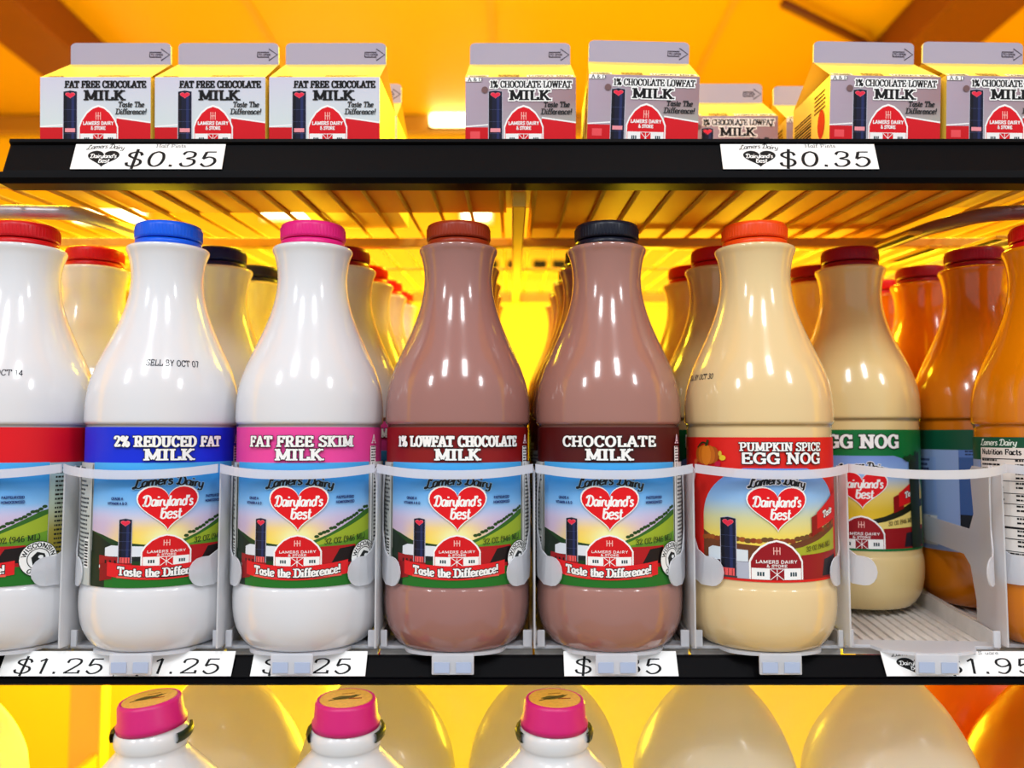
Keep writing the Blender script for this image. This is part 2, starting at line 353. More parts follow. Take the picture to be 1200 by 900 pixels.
def seal(a, cu, cv, r):
    a.ell(cu, cv, r*1.04, r*1.04, (10, 30, 10)); a.ell(cu, cv, r, r, WHITE); a.ell(cu, cv, r*.63, r*.63, (30, 34, 30)); a.ell(cu, cv, r*.58, r*.58, WHITE)
    a.poly([(cu-r*.4, cv+r*.1), (cu-r*.1, cv+r*.42), (cu+r*.3, cv+r*.3), (cu+r*.42, cv-.1*r), (cu+r*.15, cv), (cu+r*.1, cv-r*.4), (cu-.12*r, cv-r*.1), (cu-.3*r, cv-r*.38)], (20, 24, 22))
    a.ell(cu+r*.1, cv+r*.12, r*.14, r*.1, WHITE)
    a.text('WISCONSIN', 0, 0, r*.27, (20, 24, 22), width=r*2.2, thick=.24, thin=.16, serif=False, n=3,
           warp=lambda u, w: (cu+(r*.68+w)*sin(u/(r*.78)), cv+(r*.68+w)*cos(u/(r*.78))))
    a.text('OWNED', 0, 0, r*.27, (20, 24, 22), width=r*1.25, thick=.24, thin=.16, serif=False, n=3,
           warp=lambda u, w: (cu+(r*.95-w)*sin(u/(r*.82)), cv-(r*.95-w)*cos(u/(r*.82))))
SKY = [(58, (250, 226, 70)), (68, (252, 214, 110)), (75, (206, 206, 232)), (82, (132, 192, 244)), (95, (50, 150, 230)), (104.5, (74, 176, 240))]
def sky_fn(u, v):
    base = grad(SKY)(u, v); side = lin((196, 178, 226))
    if v < 80: base = mixc(base, side, .8*max(0, min(1, (abs(u+7)-12)/16))*max(0, min(1, (80-v)/9))*max(0, min(1, (v-52)/14)))
    glow = math.exp(-((u+1)/9)**2-((v-64)/5)**2)
    return mixc(base, lin((246, 252, 190)), glow)
def milk_label(name, band, line1, w1, w2, side, outline=BLACK, band_text=True):
    a = Art(); Z0, Z1, ZB = 36.6, 124.2, 104.2
    a.rect(-134, 134, Z0, ZB, (214, 214, 206)); a.rect(-134, 134, ZB, Z1, band)
    a.rect(-45, 44, Z0, ZB+.3, sky_fn, grad=2.5)
    # hills
    a.poly([(-45, 40), (-45, 67), (-36, 65), (-26, 61.5), (-12, 60), (2, 59), (10, 58), (10, 40)], (26, 62, 26))
    a.poly([(-45, 40), (-45, 66.5), (-38, 64), (-30, 60), (-22, 56), (-22, 40)], (18, 36, 22))
    hill = [(0, 40), (0, 60), (8, 62), (16, 65), (24, 69), (32, 73), (40, 77), (44, 78), (44, 40)]
    a.poly(hill, (52, 104, 30)); a.poly([(u, min(v, 58.5+.42*max(0, u-4)) if v > 45 else v) for u, v in hill], (156, 178, 42))
    a.poly([(4, 40), (4, 58), (14, 60), (26, 61), (36, 64), (44, 66), (44, 40)], grad([(40, (30, 110, 24)), (66, (110, 160, 40))]), grad=4)
    for u in range(10, 44, 2): a.ell(u, 60.6+.47*(u-3)+random.random(), 1.4, .9, (38, 70, 22), 10)
    a.poly([(-45, Z0), (44, Z0), (44, 50), (20, 47), (-20, 47), (-45, 51)], (30, 112, 30))
    a.poly([(-45, Z0), (-34, Z0), (-34, 52), (-45, 56)], (14, 40, 20))
    # farm buildings
    a.poly([(-34, 52), (-12, 52), (-12, 59), (-30, 59.5), (-34, 58)], (226, 232, 240)); a.rect(-33, -12, 51, 53.5, (20, 30, 30))
    a.poly([(-38, 46), (-18, 46), (-18, 52.5), (-38, 54)], (160, 20, 24)); a.rect(-38, -24, 47, 48.6, WHITE)
    for u in (-34, -31, -28): a.rect(u, u+1.2, 49, 51.5, (30, 10, 12))
    a.poly([(11, 47), (33, 47), (33, 58.6), (12, 58.6)], (178, 16, 22))
    a.poly([(18, 49), (32.5, 49), (32.5, 57.8), (23, 57)], (24, 12, 12))
    silo(a, -25.4, -18.4, 50, 73.5); barn(a, -12.5, 12, 48.4, 64.6, (214, 12, 20))
    # ribbon
    rb = lambda u: 2.2*((u+2)/30)**2
    top = [(u, 50.4+rb(u)-2) for u in range(-32, 31, 3)]; bot = [(u, 42.6+rb(u)-1.8) for u in range(-32, 31, 3)]
    a.poly([(-37, 40), (-29, 41.5), (-29, 50), (-37, 49.5)], (140, 6, 14))
    a.poly(bot+top[::-1], (226, 26, 32)); a.poly([(-26, 42), (24, 42), (24, 43.2), (0, 41.6), (-26, 43)], (244, 90, 80))
    a.text('Taste the Difference!', -1, 43.9, 4.6, WHITE, width=49, thick=.25, thin=.13, outline=(BLACK, .8), warp=lambda u, w: (u, w+rb(u)-1.5), n=4)
    # words on the sky
    a.line([(22, 86.5), (30, 86.5)], .1, (100, 150, 210))
    for (t, u, v, w) in (('GRADE A', -27, 84.2, 7), ('VITAMIN A & D', -27, 81.6, 11.5), ('PASTEURIZED', 26, 84.6, 11), ('HOMOGENIZED', 26, 82, 11.5)):
        a.text(t, u, v, 1.45, (24, 44, 110), width=w, thick=.24, thin=.18, serif=False, n=3)
    a.text('32 OZ (946 ML)', 27, 60.4, 3.2, (20, 36, 14), width=26, thick=.14, thin=.08, warp=lambda u, w: (u, w+.06*(u-27)), n=4)
    dairy_mark(a, 0, 90.9, 4.9, 37, (14, 16, 20), outline=((150, 196, 226), .5))
    heart_mark(a, 0, 79.4, 31, 23.6)
    # side panels
    if side == 'tan':
        a.rect(44, 74, Z0, ZB, grad([(40, (120, 104, 20)), (66, (150, 140, 50)), (80, (176, 190, 170)), (104, (150, 186, 200))]), grad=5)
        a.dashes(47, 71, 50, 101, 2.5, (30, 34, 26)); a.rect(58, 70, 47, 51, (200, 20, 24))
    else:
        a.rect(44, 46, Z0, ZB, WHITE); a.rect(46, 74, Z0, ZB, (236, 236, 232)); a.line([(46.4, 40), (46.4, 104)], .5, BLACK)
        a.dashes(48, 72, 46, 101, 2.2, (20, 20, 24)); a.rect(44, 50, ZB, 113.5, WHITE); a.dashes(45, 50, ZB+.5, 113, 1.6, (20, 20, 24))
        a.text('A', 47.5, 115, 5, (250, 220, 236), thick=.2, thin=.12)
    a.rect(-76, -45, Z0, ZB, (196, 200, 196)); a.dashes(-74, -47, 46, 101, 2.4, (40, 44, 52))
    a.rect(-52, -47, 46, 62, WHITE)
    for k in range(9): a.rect(-51.5, -47.5, 47+k*1.6, 47.7+k*1.6+random.random()*.5, BLACK)
    seal(a, 39.5, 50.5, 9.6)
    # band words
    if band_text:
        a.text(line1, 0, 113.4, 5.8, WHITE, width=w1, thick=.27, thin=.15, sp=.03, outline=(outline, .7))
        a.text('MILK', 0, 106, 6.0, WHITE, width=w2, thick=.31, thin=.16, outline=(outline, .7))
    return a
def nog_label(kind):
    a = Art(); Z0, Z1 = 39.5, 118.5
    pk = kind == 'pumpkin'; band = (226, 30, 20) if pk else (10, 116, 56)
    a.rect(-134, 134, Z0, Z1, band); hu = 9 if pk else 0
    # scene framed by the band
    fr = [(hu+44*cos(t)*(1 if pk else 1.2), 74+30*sin(t)) for t in [pi*i/30 for i in range(31)]]
    fr = [(u, min(v, 101.4)) for u, v in fr]
    sc_ = [(fr[0][0], 41)] + fr + [(fr[-1][0], 41)]
    a.poly(sc_, grad([(41, (250, 214, 60)), (64, (246, 220, 90)), (74, (214, 214, 160)), (84, (150, 196, 240)), (102, (96, 150, 232))]) if pk else
           grad([(41, (250, 200, 50)), (66, (226, 190, 40)), (78, (240, 214, 120)), (88, (150, 190, 240)), (102, (120, 150, 220))]), grad=3)
    hillc = (110, 60, 30) if pk else (24, 30, 14)
    L_, R_ = fr[-1][0], fr[0][0]
    a.poly([(L_, 41), (L_, 66), (-26, 62), (-14, 60), (hu, 58.5), (hu, 41)], hillc)
    a.poly([(hu-6, 41), (hu-6, 57), (hu+14, 62), (hu+24, 66), (hu+34, 70), (R_, 73), (R_, 41)], hillc)
    a.poly([(hu-6, 41), (hu-6, 55), (hu+14, 58.5), (hu+26, 62), (hu+34, 65), (R_, 68), (R_, 41)], (170, 176, 40) if pk else (240, 216, 120))
    if pk:
        for k in range(-34, 52, 3): a.ell(k, 61.5+max(0, k-hu-8)*.25+random.random(), 2, 1.4, random.choice([(140, 60, 24), (110, 74, 34), (160, 84, 30)]), 10)
    a.poly([(hu+13, 41), (R_, 41), (R_, 55.5), (hu+13, 54)], (150, 14, 22)); a.poly([(hu+28, 42), (R_, 42), (R_, 53), (hu+30, 51)], (24, 24, 36))
    a.poly([(-31, 50), (-7, 50), (-7, 56.5), (-28, 57.5), (-31, 56)], (220, 230, 238)); a.rect(-36, -4, 47.5, 50.2, (60, 10, 14)); a.rect(-36, -4, 41, 47.5, (60, 60, 66) if pk else (170, 176, 190))
    if pk: silo(a, -22.5, -13.5, 42, 73.5)
    else: silo(a, -27, -20, 42, 70)
    a.rect(-13, -6.6, 41, 50, (180, 186, 204)); barn(a, hu-14.6, hu+12.8, 41, 61.5, (150, 12, 24))
    a.text('32 OZ (946 ML)', hu+26, 57, 2.8, (60, 50, 14), width=20, thick=.14, thin=.08, warp=lambda u, w: (u, w+.12*(u-hu-26)), n=4)
    # red flag at the right
    a.poly([(hu+20, 64), (hu+28, 67), (hu+28, 78), (hu+20, 74.5)], (140, 8, 12)); a.poly([(hu+24, 68), (hu+46, 74), (hu+46, 90), (hu+32, 82), (hu+24, 77)], (214, 20, 26))
    a.text('Taste', hu+34, 75, 4, WHITE, width=10, outline=(BLACK, .6), warp=lambda u, w: (u, w+.3*(u-hu-34)))
    dairy_mark(a, hu, 91.3, 4.6, 31, (20, 20, 26), outline=((236, 240, 248), .9))
    heart_mark(a, hu, 79, 31.5, 23.4)
    if pk:
        for du, dv, r, c in ((-10, -4, 1, 0), ):
            pass
        cu, cv = -31.5, 108.5
        for q, c in ((-5.2, (176, 84, 16)), (5.2, (176, 84, 16)), (-2.8, (206, 108, 20)), (2.8, (206, 108, 20)), (0, (228, 128, 26))):
            a.ell(cu+q, cv, 3.6, 6 - abs(q)*.25, c)
        a.poly([(cu-1, cv+5), (cu+1.2, cv+5), (cu+2.4, cv+8.4), (cu+.6, cv+8.6)], (60, 60, 20)); a.line([(cu-7, cv+4), (cu-3, cv+7), (cu+1, cv+6)], .9, (40, 50, 16), True)
        a.ell(cu+11, cv-1.5, 2, 1.5, (236, 200, 40)); a.ell(cu+9.6, cv+.8, 1.1, 1.6, (230, 190, 50)); a.ell(cu+8, cv-5, 2, 1.5, (200, 20, 60)); a.ell(cu-9, cv-4, 1.6, 1.4, (210, 90, 40))
        a.text('PUMPKIN SPICE', 13, 111, 4.6, WHITE, width=47, thick=.24, thin=.14, outline=(BLACK, .6))
        a.text('EGG NOG', 13, 104, 6.0, WHITE, width=46, thick=.27, thin=.15, outline=(BLACK, .8))
        for k in range(7): a.ell(-34+k*3+random.random()*2, 98+random.random()*2, 1.5, 1.1, (110, 40, 14), 8)
    else:
        a.text('EGG NOG', -2, 106.5, 8.6, WHITE, width=54, thick=.27, thin=.15, outline=(BLACK, .9))
        a.poly([(35, 41), (46, 41), (46, 104), (35, 100), (33, 96)], (20, 40, 24))
        for k in range(8): a.ell(30+k*1.6, 98+random.random()*6, 2, 1.5, (16, 60, 30), 8)
    return a
def juice_label():
    a = Art(); Z0, Z1 = 37, 118.5; g_ = (10, 84, 58)
    a.rect(-134, 134, Z0, Z1, (150, 176, 226)); a.rect(-134, 134, 105, Z1, g_); a.rect(-134, -64, Z0, 105, (70, 104, 170))
    a.rect(-62, 0, Z0, 46, (160, 190, 230))
    a.text('Lamers Dairy', -31, 113.6, 3.6, (226, 240, 232), width=26, thick=.2, thin=.12, serif=False, slant=.18, sp=-.06, script=True)
    a.rect(-44, -13, 40, 112.3, (238, 232, 226))
    a.rect(-44.4, -44, 40, 112.3, BLACK); a.rect(-13.2, -12.7, 40, 112.3, BLACK)
    a.text('Nutrition Facts', -29, 108.3, 3.3, BLACK, width=27, thick=.24, thin=.16, serif=False)
    for v, w in ((105.6, .5), (98, 1.6), (93, .4), (86, .4), (80, .4), (73, .4), (66, 1.2), (60, .5), (53, .4)): a.rect(-43, -14, v, v+w, BLACK)
    for v0, v1 in ((99.5, 105), (94, 97.5), (87, 92), (81, 85), (74, 79), (67, 72), (61, 65), (54, 59)): a.dashes(-42.5, -26, v0, v1, 2.5, BLACK, .42); a.dashes(-19, -14.5, v0, v1, 2.5, BLACK, .42)
    a.dashes(-42, -15, 42, 52, 2, BLACK, .4)
    a.rect(-11, 14, 62, 100, (140, 170, 228)); a.dashes(-9, 12, 84, 98, 3.2, (40, 46, 110), .5)
    a.rect(-11, 14, 40, 60, (226, 228, 226)); a.dashes(-10, 12, 42, 59, 2, BLACK, .4)
    a.ell(52, 111, 3, 3, (200, 30, 40)); a.ell(52, 111, 1.4, 1.8, (120, 10, 20)); a.rect(30, 76, 100, 105, (90, 128, 200)); a.dashes(34, 48, 101, 104, 2, (20, 24, 60))
    a.rect(30, 76, 62, 100, (60, 96, 160)); a.rect(30, 76, 40, 62, (22, 30, 40))
    heart_mark(a, 76, 80, 30, 23)
    return a

# ------------------------------------------------------------------ the room
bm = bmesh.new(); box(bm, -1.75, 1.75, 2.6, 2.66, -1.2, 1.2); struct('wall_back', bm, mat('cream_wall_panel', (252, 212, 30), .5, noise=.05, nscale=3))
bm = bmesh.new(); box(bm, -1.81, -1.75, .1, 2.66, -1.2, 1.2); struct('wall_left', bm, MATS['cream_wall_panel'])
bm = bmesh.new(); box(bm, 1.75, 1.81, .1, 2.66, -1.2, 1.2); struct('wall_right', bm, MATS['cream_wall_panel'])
bm = bmesh.new(); box(bm, -1.81, 1.81, .1, 2.66, 1.14, 1.2); struct('ceiling', bm, mat('ceiling_panel', (206, 160, 12), .55, noise=.06, nscale=2))
bm = bmesh.new(); box(bm, -1.81, 1.81, -1.6, 2.66, -1.26, -1.2); struct('floor', bm, mat('concrete_floor', (150, 140, 120), .7, noise=.1))
bm = bmesh.new(); box(bm, -1.75, 1.75, 2.57, 2.6, 1.075, 1.14, .01); struct('trim_1', bm, mat('trim_metal', (170, 130, 60), .5))  # plain brownish metal strip along the wall and ceiling joint
bm = bmesh.new(); box(bm, -1.2, -1.05, .9, 2.59, 1.04, 1.14, .006); struct('ceiling_beam', bm, mat('brown_beam', (104, 46, 14), .6, noise=.15, nscale=6))
bm = bmesh.new(); box(bm, .93, 1.1, .9, 2.59, 1.04, 1.14, .006); struct('ceiling_beam', bm, MATS['brown_beam'])
# joints of the ceiling panels
for x in (-.62, -.05, .52):
    bm = bmesh.new(); box(bm, x-.008, x+.008, .9, 2.58, 1.134, 1.14); struct('trim_2', bm, mat('joint_strip', (196, 150, 70), .6))
p0 = P(918, 4, 1.85); p1 = P(1012, 50, 2.03)
bm = bmesh.new(); tube(bm, [p0, p1, p1+Vector((.08, .1, .0)) + Vector((0, 0, 1.14-p1.z-.02))], .011); o = finish('conduit_pipe', bm, mat('brown_pipe', (92, 36, 14), .5), smooth=True)
tag(o, 'thin dark brown pipe running slantwise under the yellow ceiling', 'pipe')
M_LAMP = mat('lamp_glow', (255, 240, 190), .4, emit=(1, .86, .42), es=9)
M_LAMPBODY = mat('lamp_housing', (230, 220, 190), .4)
def wall_lamp(x0, x1, y, h, label):
    a = P(x0, y, 2.55); b = P(x1, y, 2.55); t = thing('wall_lamp', label, 'lamp', ((a.x+b.x)/2, 2.6, a.z), 'tube lamps on the back wall'); hw = (b.x-a.x)/2; hz = h*2.55/F/2
    bm = bmesh.new(); box(bm, -hw-.01, hw+.01, -.03, -.001, -hz-.012, hz+.012, .004); finish('housing', bm, M_LAMPBODY, t)
    bm = bmesh.new(); box(bm, -hw, hw, -.05, -.03, -hz, hz, .008); finish('diffuser', bm, M_LAMP, t)
wall_lamp(504, 600, 139, 15, 'bright tube lamp high on the back wall behind the middle cartons')
wall_lamp(306, 452, 247, 12, 'long bright tube lamp seen through the wires above the pink cap')
wall_lamp(542, 574, 248, 16, 'short bright lamp seen through the wires beside the brown cap')
wall_lamp(84, 166, 252, 12, 'bright lamp seen through the wires between red and blue caps')
M_DARK = mat('black_slot', (14, 12, 6), .8)
t = thing('wall_vent', 'row of dark vent slots on the yellow back wall between the chocolate bottles', 'vent', P(628, 312, 2.6))
bm = bmesh.new(); box(bm, -.28, .12, -.012, -.001, -.035, .035, .003); finish('frame', bm, MATS['cream_wall_panel'], t)
for k, x in enumerate((-.22, -.14, -.068, .012, .072)):
    bm = bmesh.new(); box(bm, x-.022, x+.022, -.016, -.012, -.017, .017); finish('slot', bm, M_DARK, t)

# ------------------------------------------------------------------ shelves
M_WIRE = mat('yellowed_wire', (226, 176, 40), .35)
M_BAR = mat('shelf_steel', (214, 160, 40), .4)
M_RAIL = mat('black_rail', (2, 2, 5), .45, spec=.07)
M_GREYBAR = mat('grey_steel', (170, 166, 170), .35, metal=.4)
ROT = atan(SLOPE)
def shelf(label, x0, x1, zf, yf, depth, rail_prof, rail_x0, rail_x1, deep=.015):
    t = thing('wire_shelf', label, 'shelf', (0, yf, zf), rot=(ROT, 0, 0), group=None)
    bm = bmesh.new(); x = x0
    while x < x1+.001: tube(bm, [(x, .0, 0), (x, depth, 0)], .0014, 6); x += .0215
    for y in (.004, depth*.62, depth-.01): tube(bm, [(x0, y, -.003), (x1, y, -.003)], .0016, 6)
    finish('wire_deck', bm, M_WIRE, t, smooth=True)
    bm = bmesh.new(); box(bm, x0, x1, .162, .174, -.012, -.005, .001); finish('cross_bar', bm, M_BAR, t)
    bm = bmesh.new(); box(bm, x0, x1, depth-.012, depth, -.016, -.005, .001); finish('cross_bar', bm, M_BAR, t)
    bm = bmesh.new(); box(bm, .0, .0085, .006, depth-.013, -deep, -.0052, .001); finish('centre_bar', bm, M_BAR, t)
    for xx in (x0-.008, x1+.002):
        bm = bmesh.new(); box(bm, xx, xx+.006, .0, depth, -.018, .004, .001)
        o = finish('side_bar', bm, M_GREYBAR, t)
    # the price rail is upright in the world, so undo the tilt
    bm = bmesh.new(); extrude_profile_x(bm, rail_prof, rail_x0, rail_x1)
    o = finish('price_rail', bm, M_RAIL, t); o.matrix_parent_inverse = (Matrix.Translation((0, yf, zf)) @ Matrix.Rotation(ROT, 4, 'X')).inverted()
    return t
UB = P(600, 215, .470).z; UT = P(600, 163, .478).z       # upper rail
LB = P(600, 803, .4735).z; LT = -.0045
U_Y = .484; U_SHELF_Z = P(382, 91, .505).z - .066 - .0016 - (.505+.0345-.484)*SLOPE
upr = [(.4700, UB), (.4682, UB+.003), (.4685, UB+.0065), (.4722, UB+.0068), (.4724, UB+.0085), (.4785, UT-.0035), (.4770, UT-.002), (.4775, UT), (.4815, UT), (.4835, UT-.004), (.4835, UB)]
us = shelf('upper wire shelf with black price rail carrying the small milk cartons', -.48, .62, U_SHELF_Z, U_Y, .56, upr, P(3, 200, .472).x, .62)
for dx, w in ((.352, .006), (.372, .004), (.395, .006)):
    bm = bmesh.new(); box(bm, dx, dx+w, .02, .52, -.022, -.019+.002, .0008); finish('bracket', bm, M_GREYBAR, us)
for x0, x1, dp in ((-.262, -.004, .10), (.012, .30, .26)):
    bm = bmesh.new(); box(bm, x0, x1, .012, dp, .0015, .0022); finish('shelf_liner', bm, mat('tan_liner', (222, 138, 14), .6, noise=.1, nscale=9), us)
bm = bmesh.new(); tube(bm, catmull([(-.40, .03, -.014), (-.30, .035, -.012), (-.272, .07, -.012), (-.268, .3, -.012)], 6), .0045); finish('bracket', bm, M_GREYBAR, us, smooth=True)
lpr = [(.4735, LB), (.4718, LB+.0012), (.4722, LB+.0036), (.4744, LB+.0038), (.4744, LB+.0042), (.4812, LT-.0015), (.4822, LT-.0005), (.4845, LT-.0005), (.4862, LT-.004), (.4862, LB)]
L_Y = .4875; L_SHELF_Z = -.0115
ls = shelf('middle wire shelf with black price rail carrying the quart bottles', -.46, .62, L_SHELF_Z, L_Y, .56, lpr, -.42, .60, .0060)
B_SHELF_Z = -.270
bs = shelf('bottom wire shelf with black price rail carrying the pink capped jugs', -.52, .62, B_SHELF_Z, .40, .46,
           [(y-.084, z-.26) for y, z in lpr], -.52, .62)
bm = bmesh.new(); tube(bm, catmull([(.44, .03, -.014), (.322, .035, -.012), (.294, .07, -.012), (.288, .16, -.012), (.288, .5, -.012)], 6), .0048); finish('bracket', bm, mat('purple_brown_bar', (120, 84, 84), .4, metal=.2), us, smooth=True)
for x, y0, y1 in ((.276, .085, .15), (.318, .14, .2), (.345, .10, .135)):
    bm = bmesh.new(); box(bm, x-.005, x+.005, y0-.006, y1+.006, -.0175, -.0155, .0005); sp_ = finish('slotted_plate', bm, MATS['shelf_steel'], us)
    bm = bmesh.new(); box(bm, x-.0022, x+.0022, y0, y1, -.0181, -.0176); finish('slot', bm, M_DARK, sp_)
# uprights that carry the shelves
for x, w in ((-.523, 'left'), (.645, 'right')):
    t = thing('shelf_upright', 'tall painted steel upright at the %s ends of the shelves' % w, 'upright', (x, 1.06, -1.2))
    bm = bmesh.new(); box(bm, -.02, .02, -.012, .012, 0, 1.50, .003); finish('post', bm, mat('cream_upright', (236, 190, 50), .5), t)
    for k in range(0):
        bm = bmesh.new(); box(bm, -.006, .006, -.0135, -.0121, .8+k*.09, .84+k*.09); finish('slot', bm, M_DARK, t)
    # arms reaching forward under each shelf
    for zz in (B_SHELF_Z-.03, L_SHELF_Z-.035, U_SHELF_Z-.035):
        bm = bmesh.new(); xx = .01 if x < 0 else -.03
        vs = [(xx, -.012, zz+1.2+.034), (xx, -.50, zz+1.2+.001), (xx, -.50, zz+1.2-.01), (xx, -.012, zz+1.2-.03)]
        a_ = [bm.verts.new(v) for v in vs]; b_ = [bm.verts.new((v[0]+.008, v[1], v[2])) for v in vs]
        bm.faces.new(a_); bm.faces.new(b_[::-1])
        for i in range(4): bm.faces.new((a_[i], a_[(i+1) % 4], b_[(i+1) % 4], b_[i]))
        finish('arm', bm, M_BAR, t)

# ------------------------------------------------------------------ price tags
def price_tag(xc, ypx0, ypx1, rail, wpx, price, label, mark=True, head='Half Pints', ptx=0, lw=None, roll=0, mark_x=None):
    """paper tag lying on the sloped face of a rail"""
    (yb, zb), (yt, zt) = rail; D = yb
    W_ = wpx*D/F*1000; face = Vector((0, yt-yb, zt-zb)); H = face.length*1000; d = face.normalized(); n = Vector((0, -d.z, d.y))
    a = Art(); a.rect(-W_/2, W_/2, 0, H, WHITE)
    th = H*.62
    a.text(price, ptx, H*.09, th, BLACK, width=lw, thick=.17, thin=.08, serif=False, slant=.13, sp=.06, n=7)
    if mark:
        mx = mark_x if mark_x is not None else -W_*.27
        a.text('Lamers Dairy', mx, H*.8, H*.17, BLACK, width=W_*.25, thick=.16, thin=.1, serif=False, slant=.2, sp=-.06, script=True, warp=lambda u, w: (u, w+H*.06*cos((u-mx)/(W_*.25)*pi)-H*.03))
        heart_mark(a, mx, H*.4, W_*.21, H*.66, (10, 10, 12), None, WHITE)
    if head: a.text(head, ptx-1 if mark else 6, H*.86, H*.13, (60, 60, 64), width=W_*.2, thick=.13, thin=.08)
    x = P(xc, (ypx0+ypx1)/2, D).x
    o = Vector((x, yb, zb)) + n*.0004
    bmx = lambda u, v, l: o + Vector((u*.001*cos(roll), 0, u*.001*sin(roll))) + d*(v*.001) + n*(l*.001+.0006)
    ob = a.build('price_tag', M_PAPER, bmx)
    # paper thickness behind the print
    bm = bmesh.new(); bm.from_mesh(ob.data); pr = [bmx(u, v, 0) for u, v in ((-W_/2, 0), (W_/2, 0), (W_/2, H), (-W_/2, H))]
    cl = bm.verts.layers.float_color['ink']
    q = [bm.verts.new(p - n*.0005) for p in pr]; f = [bm.verts.new(p) for p in pr]
    for v in q+f: v[cl] = (*lin(WHITE), 1)
    bm.faces.new(q[::-1])
    for i in range(4): bm.faces.new((q[i], q[(i+1) % 4], f[(i+1) % 4], f[i]))
    bm.to_mesh(ob.data); bm.free()
    tag(ob, label, 'price tag', 'price tags on the shelf rails'); return ob
UR = ((.4724, UB+.0086), (.4783, UT-.0036)); LRR = ((.4742, LB+.0044), (.4820, -.0028))
price_tag(172, 170, 200, UR, 181, '$0.35', 'white $0.35 price tag with black heart under the fat free chocolate cartons', ptx=13, lw=54, mark_x=-26)
price_tag(938, 170, 200, UR, 186, '$0.35', 'white $0.35 price tag with black heart under the 1% lowfat cartons at right', ptx=14, lw=54, mark_x=-23)
price_tag(66, 753, 795, LRR, 132, '$1.25', 'white $1.25 price tag partly under the leftmost red capped bottle', mark=False, head=None, ptx=0, lw=51)
price_tag(203, 753, 795, LRR, 134, '$1.25', 'white $1.25 price tag below the blue capped bottle', mark=False, head=None, ptx=0, lw=51)
price_tag(361, 753, 795, LRR, 132, '$1.25', 'white $1.25 price tag below the pink capped bottle', mark=False, head=None, ptx=-1.5, lw=51)
price_tag(728, 753, 795, LRR, 131, '$1.35', 'white price tag below the black capped chocolate bottle', mark=False, head=None, ptx=-2, lw=50)
price_tag(1135, 753, 795, LRR, 190, '$1.95', 'white $1.95 price tag with black heart below the empty lane', mark=True, head='1/2 Square', ptx=12, lw=52, mark_x=-29)

# ------------------------------------------------------------------ lane trays
M_PLAST = mat('frosted_plastic', (236, 236, 238), .3, alpha=.72, spec=.5, trans=.4)
M_PLAST2 = mat('frosted_plastic_strip', (242, 244, 250), .3, alpha=.68, spec=.5, trans=.25)
M_TRAY = mat('tray_floor_plastic', (222, 218, 214), .45, noise=.12, nscale=160)
M_TABBLUE = mat('tab_window', (178, 192, 220), .3)
LANES = [-.2975, -.2095, -.1210, -.0325, .0575, .1475, .2357, .3244]
def hz(y): return (y-.504)*SLOPE
def curved_sheet(bm, shape, R, th, cx=0, cy=0):
    """outline in (angle from the front, z) bent round a circle; a sheet of real thickness"""
    n = len(shape); rows = []
    a = [bm.verts.new((cx+R*sin(t), cy-R*cos(t), z)) for t, z in shape]; b = [bm.verts.new((cx+(R+th)*sin(t), cy-(R+th)*cos(t), z)) for t, z in shape]
    fa = bm.faces.new(a); fb = bm.faces.new(b[::-1])
    for i in range(n): bm.faces.new((a[i], b[i], b[(i+1) % n], a[(i+1) % n]))
    fa.normal_update(); fb.normal_update(); bmesh.ops.triangulate(bm, faces=[fa, fb])
HZ1, HZ0 = P(625, 543, .463).z, P(625, 556, .463).z
PZ1, PZ0 = P(620, 655, .468).z, P(620, 690, .468).z
